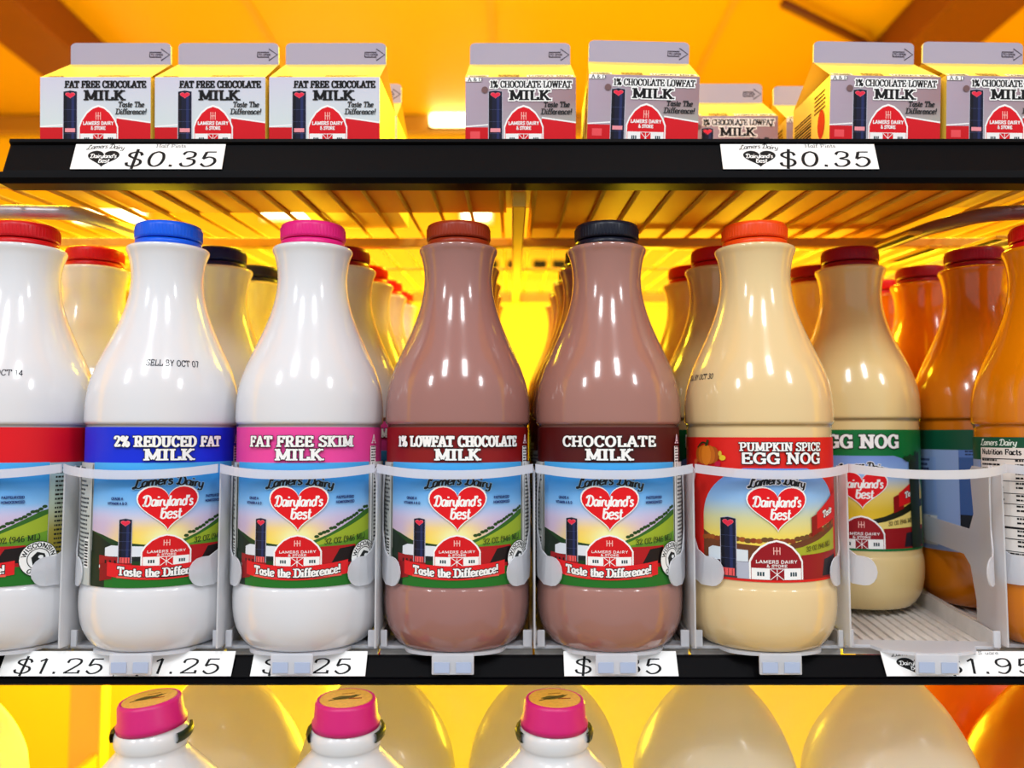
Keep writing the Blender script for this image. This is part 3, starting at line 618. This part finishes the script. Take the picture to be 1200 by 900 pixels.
def tray(i, label):
    xc = LANES[i]; xl = (LANES[i-1]+xc)/2 if i else xc-.0443; xr = (LANES[i+1]+xc)/2 if i < 7 else xc+.0443
    t = thing('lane_tray', label, 'tray', (xc, .504, 0), 'clear lane trays in a row on the middle shelf', rot=(0, 0, -.06 if i > 5 else 0))
    l, r = xl-xc+.0007+(.0004 if i > 5 else 0), xr-xc-.0007-(.0014 if i == 5 else .0004 if i > 5 else 0)
    Yb = .46
    bm = bmesh.new()   # sloped floor with ridges
    def sl(x0, x1, y0, y1, z0, z1):
        fs = box(bm, x0, x1, y0, y1, z0, z1)
        for v in {v for f in fs for v in f.verts}: v.co.z += v.co.y*SLOPE
    sl(l, r, -.0125, Yb, -.0062, -.0032)
    k = l+.004
    while k < r-.003: sl(k, k+.0022, -.0035, Yb-.01, -.0032, -.0019); k += .0062
    sl(l, l+.0013, -.012, Yb, -.003, .007); sl(r-.0013, r, -.012, Yb, -.003, .007)
    finish('floor_grid', bm, M_TRAY, t)
    for xa, xb in ((l+.0012, -.0388), (.0388, r-.0006)):
        bm = bmesh.new(); box(bm, xa, xb, -.019, -.0172, -.001, .0085, .0004); finish('sill', bm, M_PLAST2, t)
    bm = bmesh.new(); box(bm, l, r, -.0164, -.0036, -.0026, -.0007, .0004); finish('front_plate', bm, M_PLAST2, t)
    bm = bmesh.new()   # tongue
    pts = [(-.029, -.0165), (.029, -.0165)] + [(.028*cos(a), -.0175-.0165*sin(a)**.8) for a in [pi*j/16 for j in range(1, 16)]]
    a_ = [bm.verts.new((x, y, -.0006)) for x, y in pts]; b_ = [bm.verts.new((x, y, -.0024)) for x, y in pts]
    bm.faces.new(a_); bm.faces.new(b_[::-1])
    for j in range(len(pts)): bm.faces.new((a_[j], a_[(j+1) % len(pts)], b_[(j+1) % len(pts)], b_[j]))
    finish('tongue', bm, M_PLAST2 if i != 6 else M_PLAST2, t)
    bm = bmesh.new(); box(bm, -.0116, .0116, -.0362, -.0342, -.0118, -.0006, .0005); tb = finish('tab', bm, M_PLAST2, t)
    for s in (-.0060, .0060):
        bm = bmesh.new(); box(bm, s-.0042, s+.0042, -.0368, -.0361, -.0106, -.0050); finish('tab_window', bm, M_TABBLUE, tb)
    # divider walls: post, mid rail and low rail
    def wall(x):
        prof = [(-.028, .0004), (-.028, .099), (.006, .101), (.009, .098), (.006, .072), (.012, .062), (Yb-.02, .062+.02), (Yb-.02, .045+.02), (.02, .046), (.012, .040), (.006, .02), (.006, .006), (Yb-.02, .006+.02), (Yb-.02, .02), (.0, -.001)]
        bm = bmesh.new(); n = len(prof); a = [bm.verts.new((x, y, z)) for y, z in prof]; b = [bm.verts.new((x+.0009, y, z)) for y, z in prof]
        fa = bm.faces.new(a); fb = bm.faces.new(b[::-1])
        for j in range(n): bm.faces.new((a[j], b[j], b[(j+1) % n], a[(j+1) % n]))
        fa.normal_update(); fb.normal_update(); bmesh.ops.triangulate(bm, faces=[fa, fb]); finish('divider_wall', bm, M_PLAST, t)
    wall(l-.0010)
    if i == 7: wall(r+.0006)
    # hoop across the front
    bm = bmesh.new(); N = 24; prev = None; rr = .0460
    for j in range(N+1):
        s = -1+2*j/N; x = (l if s < 0 else -r)*-1*s*1.0; x = s*(r if s > 0 else -l)
        y = -.0292 - .0172*(1-abs(s)**2.6)
        dr = Vector((0, -1, 0))
        dz = -.0030*(1-abs(s)**2.2)+.0006; ring = [bm.verts.new((x, y, HZ0+dz)), bm.verts.new((x, y-.0016, HZ0+dz)), bm.verts.new((x, y-.0016, HZ1-.0012+dz)), bm.verts.new((x, y, HZ1-.0012+dz))]
        if prev:
            for q in range(4): bm.faces.new((prev[q], prev[(q+1) % 4], ring[(q+1) % 4], ring[q]))
        else: bm.faces.new(ring[::-1])
        prev = ring
    bm.faces.new(prev); finish('front_hoop', bm, M_PLAST2, t, smooth=False)
    # paddles on curved arms that hang from the hoop
    for sgn in (-1, 1):
        sh = []
        D = pi/180; h_ = PZ1-PZ0; m_ = (PZ1+PZ0)/2
        sh += [(73*D, HZ1-.002), (68*D, HZ0+.001)] + [((72+3*sin(q*pi/6))*D, HZ0-.006-(HZ0-.006-PZ1-.008)*q/6) for q in range(1, 6)]
        sh += [(66*D, PZ1+.003), (58*D, PZ1)]
        sh += [((52-10*sin(pi*q/8))*D, m_+h_/2*cos(pi*q/8)) for q in range(9)]
        sh += [(62*D, PZ0), (72*D, PZ0+.003), (74*D, PZ0+.01)]
        sh = [(t_*sgn, z) for t_, z in sh]
        if sgn < 0: sh = sh[::-1]
        bm = bmesh.new(); curved_sheet(bm, sh, .0440, .0008); finish('side_guard', bm, M_PLAST2, t, smooth=False)
    return t
TL = ['leftmost clear plastic lane tray holding the red capped milk', 'clear lane tray with front hoop around the blue capped milk', 'clear lane tray with front hoop around the pink capped milk',
      'clear lane tray with front hoop around the brown capped chocolate milk', 'clear lane tray with front hoop around the black capped chocolate milk', 'clear lane tray with front hoop around the pumpkin egg nog',
      'clear lane tray with empty front slot before the green label egg nog', 'rightmost clear lane tray holding the orange juice bottles']
for i in range(8): tray(i, TL[i])

# ------------------------------------------------------------------ quart bottles
BODY = [(.0300, 0.0015), (.0330, .0), (.0358, .0012), (.0392, .0055), (.0418, .0112), (.0432, .0185), (.0436, .0250), (.0434, .0310), (.0427, .0345), (.0423, .0366),
        (.0423, .0500), (.0423, .1000), (.0423, .1235), (.0425, .1256), (.0435, .1268), (.0437, .1290), (.0436, .1350), (.0431, .1425), (.0416, .1510), (.0386, .1605), (.0350, .1690),
        (.0312, .1775), (.0274, .1865), (.0241, .1960), (.0219, .2050), (.0209, .2130), (.0208, .2190), (.0214, .2250), (.0226, .2305), (.0238, .2335), (.0240, .2350), (.0232, .2362), (.0195, .2368), (.0186, .2372)]
BODY = [(r*.986, z if z < .1268 else .1268+(z-.1268)*.962) for r, z in BODY]
CAPP = [(.0176, 0), (.0188, 0), (.0190, .0010), (.0190, .0033), (.0176, .0036), (.0176, .0042), (.0190, .0046), (.0192, .0062), (.0192, .0112), (.0188, .0130), (.0178, .0137), (.0100, .0139)]
def bottle_mesh():
    bm = bmesh.new(); lathe(bm, catmull(BODY, 3), 72); return bm
bm = bottle_mesh(); bmesh.ops.recalc_face_normals(bm, faces=bm.faces)
BODY_ME = bpy.data.meshes.new('body'); bm.to_mesh(BODY_ME); bm.free()
for p in BODY_ME.polygons: p.use_smooth = len(p.vertices) == 4
def cap_mesh():
    bm = bmesh.new(); lathe(bm, CAPP[5:], 64)
    for i in range(60):          # fine vertical knurling
        a = 2*pi*i/60; c, s = cos(a), sin(a); r = .0191
        q = [bm.verts.new((r*c - w*s + d*c, r*s + w*c + d*s, z)) for z in (.0052, .0112) for w, d in ((-.00045, 0), (0, .00035), (.00045, 0))]
        bm.faces.new((q[0], q[1], q[4], q[3])); bm.faces.new((q[1], q[2], q[5], q[4]))
    bmesh.ops.recalc_face_normals(bm, faces=bm.faces)
    me = bpy.data.meshes.new('cap'); bm.to_mesh(me); bm.free()
    for p in me.polygons: p.use_smooth = len(p.vertices) == 4
    bm = bmesh.new(); lathe(bm, CAPP[:5], 64); bmesh.ops.recalc_face_normals(bm, faces=bm.faces)
    m2 = bpy.data.meshes.new('tamper_ring'); bm.to_mesh(m2); bm.free()
    for p in m2.polygons: p.use_smooth = len(p.vertices) == 4
    return me, m2
CAP_ME, RING_ME = cap_mesh()
def liquid(name, col, rough=.16): return mat(name, col, rough, coat=.5, spec=.5)
M_MILK = liquid('white_milk_bottle', (224, 225, 229)); M_CHOC1 = liquid('lowfat_chocolate_bottle', (158, 110, 102)); M_CHOC2 = liquid('chocolate_bottle', (163, 115, 104))
M_PUMP = liquid('pumpkin_nog_bottle', (232, 204, 150)); M_NOG = liquid('egg_nog_bottle_plastic', (230, 204, 142)); M_OJ = liquid('orange_juice_plastic', (216, 122, 4)); M_OJ2 = liquid('amber_juice_plastic', (204, 114, 6))
def capm(name, col): return mat(name, col, .34, spec=.3)
CAPM = dict(red=capm('red_cap', (206, 10, 24)), blue=capm('blue_cap', (8, 92, 232)), pink=capm('pink_cap', (232, 30, 128)), brown=capm('brown_cap', (150, 46, 18)), black=capm('black_cap', (12, 16, 34)),
            orange=capm('orange_cap', (244, 74, 12)), navy=capm('navy_cap', (10, 24, 92)), maroon=capm('maroon_cap', (146, 6, 40)), brightred=capm('bright_red_cap', (226, 12, 30)))
mp, nr = cyl_mapper(LR, LSTEP)
def lab(a): 
    o = a.build('label', M_INK, mp, None, LSTEP, -132, 132, nr); me = o.data; bpy.data.objects.remove(o); return me
LAB = dict(whole=lab(milk_label('w', (224, 12, 26), '', 0, 0, 'tan', band_text=False)),
           two=lab(milk_label('b', (10, 44, 216), '2% REDUCED FAT', 59, 26, 'white')),
           skim=lab(milk_label('p', (240, 72, 158), 'FAT FREE SKIM', 60, 26, 'white')),
           low=lab(milk_label('l', (138, 16, 16), '1% LOWFAT CHOCOLATE', 74, 25, 'white')),
           choc=lab(milk_label('c', (82, 14, 12), 'CHOCOLATE', 54, 26, 'white')),
           pumpkin=lab(nog_label('pumpkin')), nog=lab(nog_label('nog')), juice=lab(juice_label()))
def mesh_obj(name, me, m, parent, loc=(0, 0, 0), rz=0):
    if m is not None and len(me.materials) == 0: me.materials.append(m)
    o = bpy.data.objects.new(name, me); C.objects.link(o); o.parent = parent; o.location = loc; o.rotation_euler.z = rz
    if m is not None: o.material_slots[0].link = 'OBJECT'; o.material_slots[0].material = m
    return o
def bottle(name, label, lane, row, m, cap, lb, turn=0, group=None, x=None, date=None, lean=0):
    Y = .504+.0876*row; t = thing(name, label, 'bottle', (LANES[lane] + (.06*.0876*row if lane > 5 else 0), Y, hz(Y)), group, rot=(.008, lean, 0)); turn += math.atan2(-t.location.x, Y)
    mesh_obj('body', BODY_ME, m, t)
    c = mesh_obj('cap', CAP_ME, CAPM[cap], t, (0, 0, .2324), random.random()); mesh_obj('tamper_ring', RING_ME, CAPM[cap], c)
    mesh_obj('label', LAB[lb], None, t, rz=turn)
    if date:
        a = Art(); (txt, u, v, h, w) = date
        a.text(txt, u, v, h, (30, 30, 46), width=w, thick=.13, thin=.13, serif=False, slant=.05)
        # printed on the shoulder: follow the bottle's own profile
        prof = catmull(BODY, 3)
        def rad(z):
            for (r0, z0), (r1, z1) in zip(prof, prof[1:]):
                if z0 <= z <= z1 and z1 > z0: return r0+(r1-r0)*(z-z0)/(z1-z0)
            return .02
        def mpp(u, v, l):
            r = rad(v*.001)+.00018+l*.001; an = u*.001/.040; return (r*sin(an), -r*cos(an), v*.001)
        a.build('date_stamp', M_INK, mpp, t)
    return t
K = 'quart bottles on the middle shelf'
bottle('milk_bottle', 'front red capped white milk bottle with plain red label band at far left', 0, 0, M_MILK, 'red', 'whole', -.64, K, date=('SELL BY OCT 14', 7, 153, 3.4, 32), lean=.004)
bottle('milk_bottle', 'white milk bottle with blue cap and blue 2% reduced fat label', 1, 0, M_MILK, 'blue', 'two', .08, K, date=('SELL BY OCT 07', 20, 158.5, 3.6, 30), lean=.003)
bottle('milk_bottle', 'white milk bottle with pink cap and pink fat free skim label', 2, 0, M_MILK, 'pink', 'skim', -.14, K)
bottle('chocolate_milk_bottle', 'brown milk bottle with reddish brown cap and 1% lowfat chocolate label', 3, 0, M_CHOC1, 'brown', 'low', 0, K)
bottle('chocolate_milk_bottle', 'brown milk bottle with black cap and dark brown chocolate milk label', 4, 0, M_CHOC2, 'black', 'choc', .02, K)
bottle('egg_nog_bottle', 'cream bottle with orange cap and red pumpkin spice egg nog label', 5, 0, M_PUMP, 'orange', 'pumpkin', .02, K, date=('SELL BY OCT 30', -50, 152, 3.2, 26))
bottle('egg_nog_bottle', 'cream bottle with maroon cap and green egg nog label behind the empty slot', 6, 1, M_NOG, 'maroon', 'nog', .10, K, x=.2385)
bottle('orange_juice_bottle', 'front orange juice bottle with red cap and green label at right edge', 7, 0, M_OJ, 'red', 'juice', 0, K, x=.3208)
# rows behind
bottle('milk_bottle', 'white bottle with red cap just behind the far left milk bottle', 0, 1, M_MILK, 'red', 'whole', -.4, K)
bottle('milk_bottle', 'white bottle with navy cap just behind the blue capped bottle', 1, 1, M_MILK, 'navy', 'two', .1, K, x=-.2087)
bottle('milk_bottle', 'navy capped bottle third in line behind the blue capped bottle', 1, 2, M_MILK, 'navy', 'two', .2, K, x=-.2087)
bottle('milk_bottle', 'white bottle with dark red cap just behind the pink capped bottle', 2, 1, M_MILK, 'maroon', 'skim', .1, K, x=-.1200)
for r_, w in ((2, 'third'), (3, 'fourth'), (4, 'fifth')):
    bottle('milk_bottle', 'bright red capped bottle %s in line behind the pink capped bottle' % w, 2, r_, M_MILK, 'brightred', 'whole', .3*r_, K, x=-.1205)
for r_, w in ((1, 'second'), (2, 'third'), (3, 'fourth'), (4, 'fifth')):
    bottle('chocolate_milk_bottle', 'brown bottle %s in line behind the brown capped bottle' % w, 3, r_, M_CHOC1, 'brown', 'low', .2*r_, K)
    bottle('chocolate_milk_bottle', 'brown bottle %s in line behind the black capped bottle' % w, 4, r_, M_CHOC2, 'black', 'choc', .2*r_, K)
bottle('egg_nog_bottle', 'cream bottle with red cap just behind the orange capped pumpkin egg nog', 5, 1, M_NOG, 'red', 'nog', .1, K)
bottle('egg_nog_bottle', 'red capped bottle third in line behind the pumpkin egg nog', 5, 2, M_NOG, 'red', 'nog', .2, K)
bottle('egg_nog_bottle', 'dark capped bottle just behind the green label egg nog bottle', 6, 2, M_NOG, 'maroon', 'nog', .2, K, x=.2437)
bottle('orange_juice_bottle', 'amber juice bottle with maroon cap just behind the right edge bottle', 7, 1, M_OJ2, 'maroon', 'juice', -1.02, K, x=.3260)
bottle('orange_juice_bottle', 'amber juice bottle with maroon cap third in line at right', 7, 2, M_OJ2, 'maroon', 'juice', .4, K, x=.3312)
bottle('orange_juice_bottle', 'small looking red capped juice bottle fourth in line at right', 7, 3, M_OJ2, 'red', 'juice', .4, K, x=.3364)

# ------------------------------------------------------------------ half pint cartons
CW, CH = .0680, .0660
M_FIN = mat('carton_fin', (160, 154, 176), .5); M_CBODY = mat('yellow_lit_carton_board', (244, 216, 96), .45)  # yellow lamp light on roofs and sides is put into the board colour
def carton_body():
    bm = bmesh.new(); h = CW/2; V = bm.verts.new
    b = [V((x, y, 0)) for x, y in ((-h, -h), (h, -h), (h, h), (-h, h))]; t = [V((x, y, CH)) for x, y in ((-h, -h), (h, -h), (h, h), (-h, h))]
    rl, rr = V((-h*.97, 0, .0872)), V((h*.97, 0, .0872)); il, ir = V((-h+.019, 0, .0845)), V((h-.019, 0, .0845))
    bm.faces.new(b[::-1])
    for i in range(4): bm.faces.new((b[i], b[(i+1) % 4], t[(i+1) % 4], t[i]))
    bm.faces.new((t[0], t[1], rr, rl)); bm.faces.new((t[2], t[3], rl, rr))
    bm.faces.new((t[1], t[2], ir)); bm.faces.new((t[1], ir, rr)); bm.faces.new((t[2], rr, ir))
    bm.faces.new((t[3], t[0], il)); bm.faces.new((t[3], il, rl)); bm.faces.new((t[0], rl, il))
    return bm
def carton_fin():
    bm = bmesh.new(); h = CW/2*.965; pts = [(-h, .0866), (h, .0866), (h, .0985), (h-.001, .1), (h-.003, .1008), (-h+.003, .1008), (-h+.001, .1), (-h, .0985)]
    a = [bm.verts.new((x, -.0009, z)) for x, z in pts]; b = [bm.verts.new((x, .0009, z)) for x, z in pts]
    bm.faces.new(a); bm.faces.new(b[::-1])
    for i in range(len(pts)): bm.faces.new((a[i], b[i], b[(i+1) % 8], a[(i+1) % 8]))
    return bm
def carton_art(kind):
    a = Art(); H = CW*500; ff = kind == 'ff'
    if ff: bg = grad([(0, (222, 232, 226)), (30, (214, 228, 224)), (66, (206, 204, 222))])
    else:
        def bg(u, v): return mixc(mixc(lin((176, 186, 170)), lin((158, 128, 132)), (v-30)/22), lin((176, 160, 176)), (-u-14)/16)
    a.rect(-H, H, 0, 66, bg, grad=4)
    a.rect(-H, -20, 0, 35, (206, 12, 26)); a.line([(-H, 35.4), (-20, 36.6)], .8, WHITE); a.poly([(13, 0), (H, 0), (H, 37.5), (13, 40.5)], (214, 14, 30)); a.line([(13, 41), (H, 38)], .9, WHITE)
    a.rect(-31, -25, 28, 32.5, (238, 80, 86)) if not ff else None
    silo(a, -19.6, -11.4, 20, 57, base=False); a.rect(-18.6, -12.4, 32, 34.4, (240, 150, 160))
    barn(a, -9.5, 13.3, 24, 47.6, (222, 10, 28), words=False)
    a.text('LAMERS DAIRY', 1.9, 36.4, 2.2, WHITE, width=19, thick=.22, thin=.16, serif=False, n=3); a.text('& STORE', 1.9, 33.4, 2.1, WHITE, width=9, thick=.22, thin=.16, serif=False, n=3)
    o1 = (WHITE, 1.4) if not ff else None
    a.text('FAT FREE CHOCOLATE' if ff else '1% CHOCOLATE LOWFAT', 6.3, 59.3, 4.3, BLACK, width=50, thick=.25 if ff else .2, thin=.13 if ff else .1, outline=o1)
    a.text('MILK', 5.8, 51.7, 6.0, BLACK, width=25.5, thick=.31, thin=.15, outline=o1)
    for s_, v in (('Taste The', 47.4), ('Difference!', 43)): a.text(s_, 22, v, 3.4, (24, 30, 34), width=16 if s_[0] == 'T' else 19, thick=.19, thin=.11, slant=.15)
    if not ff:
        a.rect(-H, -24, 63, 65.6, WHITE); a.text('A & D', -28, 63.2, 2.2, BLACK, width=9); a.ell(-22, 58, 2, 2, (120, 90, 90))
    return a
def roof_art(kind):
    a = Art(); ff = kind == 'ff'
    if not ff:
        a.rect(4, 33, .6, 6, (244, 240, 232)); a.text('LOWFAT MILK', 18.5, 1.2, 3.6, BLACK, width=27, thick=.2, thin=.12)
        a.rect(-33, -20, .6, 5, (244, 240, 232)); a.text('VITAMINS', -26.5, 1, 3, (50, 40, 40), width=11, thick=.2, thin=.12); a.dashes(-14, 2, 1, 6, 2.4, (120, 60, 30))
    else: a.dashes(-30, -20, .8, 3, 2, (120, 100, 40)); a.dashes(0, 28, .8, 4, 2, (120, 100, 40))
    return a
def fin_art(kind):
    a = Art(); c = (40, 26, 40); y = 93
    P_ = [(19, y-1.6), (26.5, y-1.6), (26.5, y-3.8), (32, y), (26.5, y+3.8), (26.5, y+1.6), (19, y+1.6), (19, y-1.6)]
    a.up(); a.ribbon(P_, lambda t: .7, a._c(c), a.lvl); a.text('TO OPEN', 23.6, y-.8, 1.6, c, width=8, thick=.2, thin=.14, serif=False, n=3); return a
def side_art():
    a = Art()
    for k in range(20): a.rect(-30, 2, 14+k*2.0, 14.5+k*2.0+random.random()*.9, BLACK)
    a.ell(20, 40, 6, 9, (190, 30, 20)); a.dashes(8, 30, 48, 60, 2.6, (90, 60, 20)); return a
def to_mesh_only(o): me = o.data; bpy.data.objects.remove(o); return me
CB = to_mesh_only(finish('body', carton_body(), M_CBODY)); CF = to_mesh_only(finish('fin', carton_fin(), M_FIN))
h_ = CW/2
front_map = lambda u, v, l: (u*.001, -h_-.0001-l*.001, v*.001)
rs = Vector((0, h_, .0872-CH)).normalized(); rn = Vector((0, -rs.z, rs.y))
roof_map = lambda u, v, l: Vector((u*.001*.99, -h_, CH)) + rs*(v*.001) + rn*(.0001+l*.001)
fin_map = lambda u, v, l: (u*.001, -.0010-l*.001, v*.001)
side_map = lambda u, v, l: (-h_-.0001-l*.001, -u*.001, v*.001)      # left face
CA = {k: to_mesh_only(carton_art(k).build('front_print', M_PAPER, front_map)) for k in ('ff', 'lf')}
CR = {k: to_mesh_only(roof_art(k).build('roof_print', M_PAPER, roof_map)) for k in ('ff', 'lf')}
CFI = to_mesh_only(fin_art('').build('arrow_print', M_PAPER, fin_map)); CS = to_mesh_only(side_art().build('side_print', M_PAPER, side_map))
def carton(xpx, ypx, kind, label, Y=.505, roll=0, rz=0):
    """xpx = centre of the front face, ypx = its upper edge"""
    p = P(xpx, ypx, Y); yc = Y+h_
    zb = U_SHELF_Z + .0024 + (yc-U_Y)*SLOPE + abs(roll)*h_
    t = thing('milk_carton', label, 'carton', (p.x, yc, zb), 'half pint cartons on the upper shelf', rot=(ROT, roll, rz))
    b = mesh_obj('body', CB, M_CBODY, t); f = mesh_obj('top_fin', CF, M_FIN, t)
    mesh_obj('front_print', CA[kind], None, t); mesh_obj('roof_print', CR[kind], None, t); mesh_obj('arrow_print', CFI, None, f); mesh_obj('side_print', CS, None, t)
    return t, p.z
FFL = 'fat free chocolate milk carton with red barn, %s'
info = []
info.append(carton(115.5, 98, 'ff', FFL % 'leftmost on the upper shelf'))
info.append(carton(249, 93, 'ff', FFL % 'second from the left on the upper shelf'))
info.append(carton(382, 90, 'ff', FFL % 'third from left beside the open gap'))
info.append(carton(610, 90, 'lf', '1% lowfat chocolate milk carton just right of the open gap'))
info.append(carton(751, 87, 'lf', '1% lowfat chocolate milk carton tilted above the black cap', roll=.035, rz=-.02))
info.append(carton(1032, 88, 'lf', '1% lowfat carton showing its barcode side above the right price tag', roll=.02, rz=0))
info.append(carton(1168, 92, 'lf', '1% lowfat chocolate carton at the right edge of the upper shelf', roll=.015))
carton(853, 130, 'lf', 'carton set back above the right price tag between two front cartons', Y=.578)
carton(975, 128, 'lf', 'carton behind the barcode carton showing only its left corner', Y=.583)
carton(410, 110, 'ff', 'carton second in line behind the third fat free carton', Y=.578)

# ------------------------------------------------------------------ jugs on the bottom shelf
JUG = [(.040, .0), (.046, .002), (.0505, .008), (.0525, .018), (.0530, .06), (.0530, .125), (.0522, .145), (.0505, .160), (.0470, .174), (.0415, .187), (.0345, .198), (.0270, .2065), (.0210, .213), (.0182, .2165), (.0178, .2190), (.0186, .2205), (.0190, .2235), (.0186, .2265), (.0170, .2290), (.0160, .2310)]
bm = bmesh.new(); pr = catmull(JUG, 3)
rings = []
for r, z in pr:
    sq = max(0, min(1, (.19-z)/.04))*1.3; ring = []
    for i in range(64):
        a = 2*pi*i/64; n = 2+sq; k = (abs(cos(a))**n+abs(sin(a))**n)**(-1/n); ring.append(bm.verts.new((r*k*cos(a), r*k*sin(a), z)))
    rings.append(ring)
for a, b in zip(rings, rings[1:]):
    for i in range(64): bm.faces.new((a[i], a[(i+1) % 64], b[(i+1) % 64], b[i]))
bm.faces.new(rings[0][::-1]); bm.faces.new(rings[-1])
M_JUG = mat('frosted_jug', (242, 240, 230), .28, coat=.25, trans=.5); M_JUGF = mat('front_lit_jug', (232, 234, 236), .25, coat=.3, trans=.12); M_JUGY = mat('orange_jug', (226, 132, 20), .28, coat=.25, trans=.3)  # front row gets a whiter jug copy, with the front light in its colour
M_JCAP = mat('magenta_cap', (206, 10, 112), .4); M_GOLD = mat('gold_sticker', (226, 170, 60), .5, noise=.25, nscale=500); M_LUG = mat('dark_green_lug', (16, 40, 20), .4)
JUG_ME = to_mesh_only(finish('body', bm, M_JUG, smooth=True))
bm = bmesh.new(); lathe(bm, [(.0188, 0), (.0212, .0002), (.0214, .004), (.0200, .0065), (.0193, .0160), (.0182, .0180), (.0172, .0184), (.0168, .0176), (.0120, .0176)], 56); JC_ME = to_mesh_only(finish('cap', bm, M_JCAP, smooth=True))
bm = bmesh.new(); lathe(bm, [(.0164, .0176), (.0166, .0180), (.0162, .0184), (.0100, .0185)], 48); ST_ME = to_mesh_only(finish('sticker', bm, M_GOLD, smooth=False))
def leaf_art():
    a = Art()
    a.poly([(-9, -2), (-4, 2.5), (3, 3), (9, 6), (5, 0), (0, -3), (-5, -4)], (96, 84, 14)); a.line([(-10, -6), (-2, -1), (6, 5)], 1.1, (50, 46, 8), True); a.line([(2, -2), (10, -1)], 1.5, (150, 60, 10)); a.line([(-4, 6), (4, 8)], .8, (150, 90, 20)); return a
LF_ME = to_mesh_only(leaf_art().build('leaf_print', M_PAPER, lambda u, v, l: (u*.001, v*.001, .01862+l*.001)))
def lug_mesh():
    bm = bmesh.new(); lathe(bm, [(.0205, -.0022), (.0222, -.0022), (.0228, .0), (.0222, .0016), (.0205, .0016)], 24, False, False)
    for v in bm.verts[:]:
        pass
    bmesh.ops.delete(bm, geom=[v for v in bm.verts if v.co.x < .0165], context='VERTS'); return bm
LUG_ME = to_mesh_only(finish('lug', lug_mesh(), M_LUG, smooth=True))
JK = 'half gallon jugs on the bottom shelf'
def jug(x, Y, label, m=M_JUG, full=False, tilt=(0, 0), name='milk_jug'):
    z = B_SHELF_Z + .0016 + (Y-.40)*SLOPE + .0002
    t = thing(name, label, 'jug', (x, Y, z), JK, rot=(ROT*.9, 0, 0))
    mesh_obj('body', JUG_ME, m, t)
    c = mesh_obj('cap', JC_ME, M_JCAP, t, (0, 0, .2290), .3); c.rotation_euler = (tilt[0], tilt[1], 0); c.scale = (.84, .84, .80)
    s = mesh_obj('sticker', ST_ME, M_GOLD, c); mesh_obj('leaf_print', LF_ME, None, c)
    for k in (0, pi):
        l = mesh_obj('lug', LUG_ME, M_LUG, t, (0, 0, .2264), k); l.scale = (.92, .92, 1.2)
    return t
def jx(px, Y): return P(px, 830, Y).x
JY = .470
jug(jx(190, JY), JY, 'white jug with tilted magenta cap below the blue capped bottle', M_JUGF, tilt=(.0, -.10))
jug(jx(411, JY), JY, 'white jug with magenta cap below the gap beside the pink capped bottle', M_JUGF)
jug(jx(648, JY), JY, 'white jug with magenta cap below the two chocolate bottles', M_JUGF, tilt=(0, .02))
for px, Y, lb in ((267, .585, 'frosted jug second in line behind the tilted magenta cap'), (444, .585, 'frosted jug second in line behind the middle left magenta cap'), (638, .585, 'frosted jug second in line behind the magenta cap below the chocolate bottles'),
                  (833, .580, 'frosted jug with hidden cap below the pumpkin egg nog'), (1035, .580, 'frosted jug with hidden cap below the empty lane'), (-72, .585, 'frosted jug at the lower left corner showing only its shoulder')):
    jug(jx(px, Y), Y, lb)
for px, Y, lb in ((530, .70, 'frosted jug third in line seen between two front magenta caps'), (745, .70, 'frosted jug third in line left of the capless looking jug'), (920, .70, 'frosted jug third in line between the two large pale shoulders'), (325, .70, 'frosted jug third in line behind the tilted magenta cap')):
    jug(jx(px, Y), Y, lb)
jug(jx(1232, .585), .585, 'orange juice jug at the lower right corner', M_JUGY, name='juice_jug')
jug(jx(1132, .70), .70, 'orange juice jug behind the pale jug at lower right', M_JUGY, name='juice_jug')
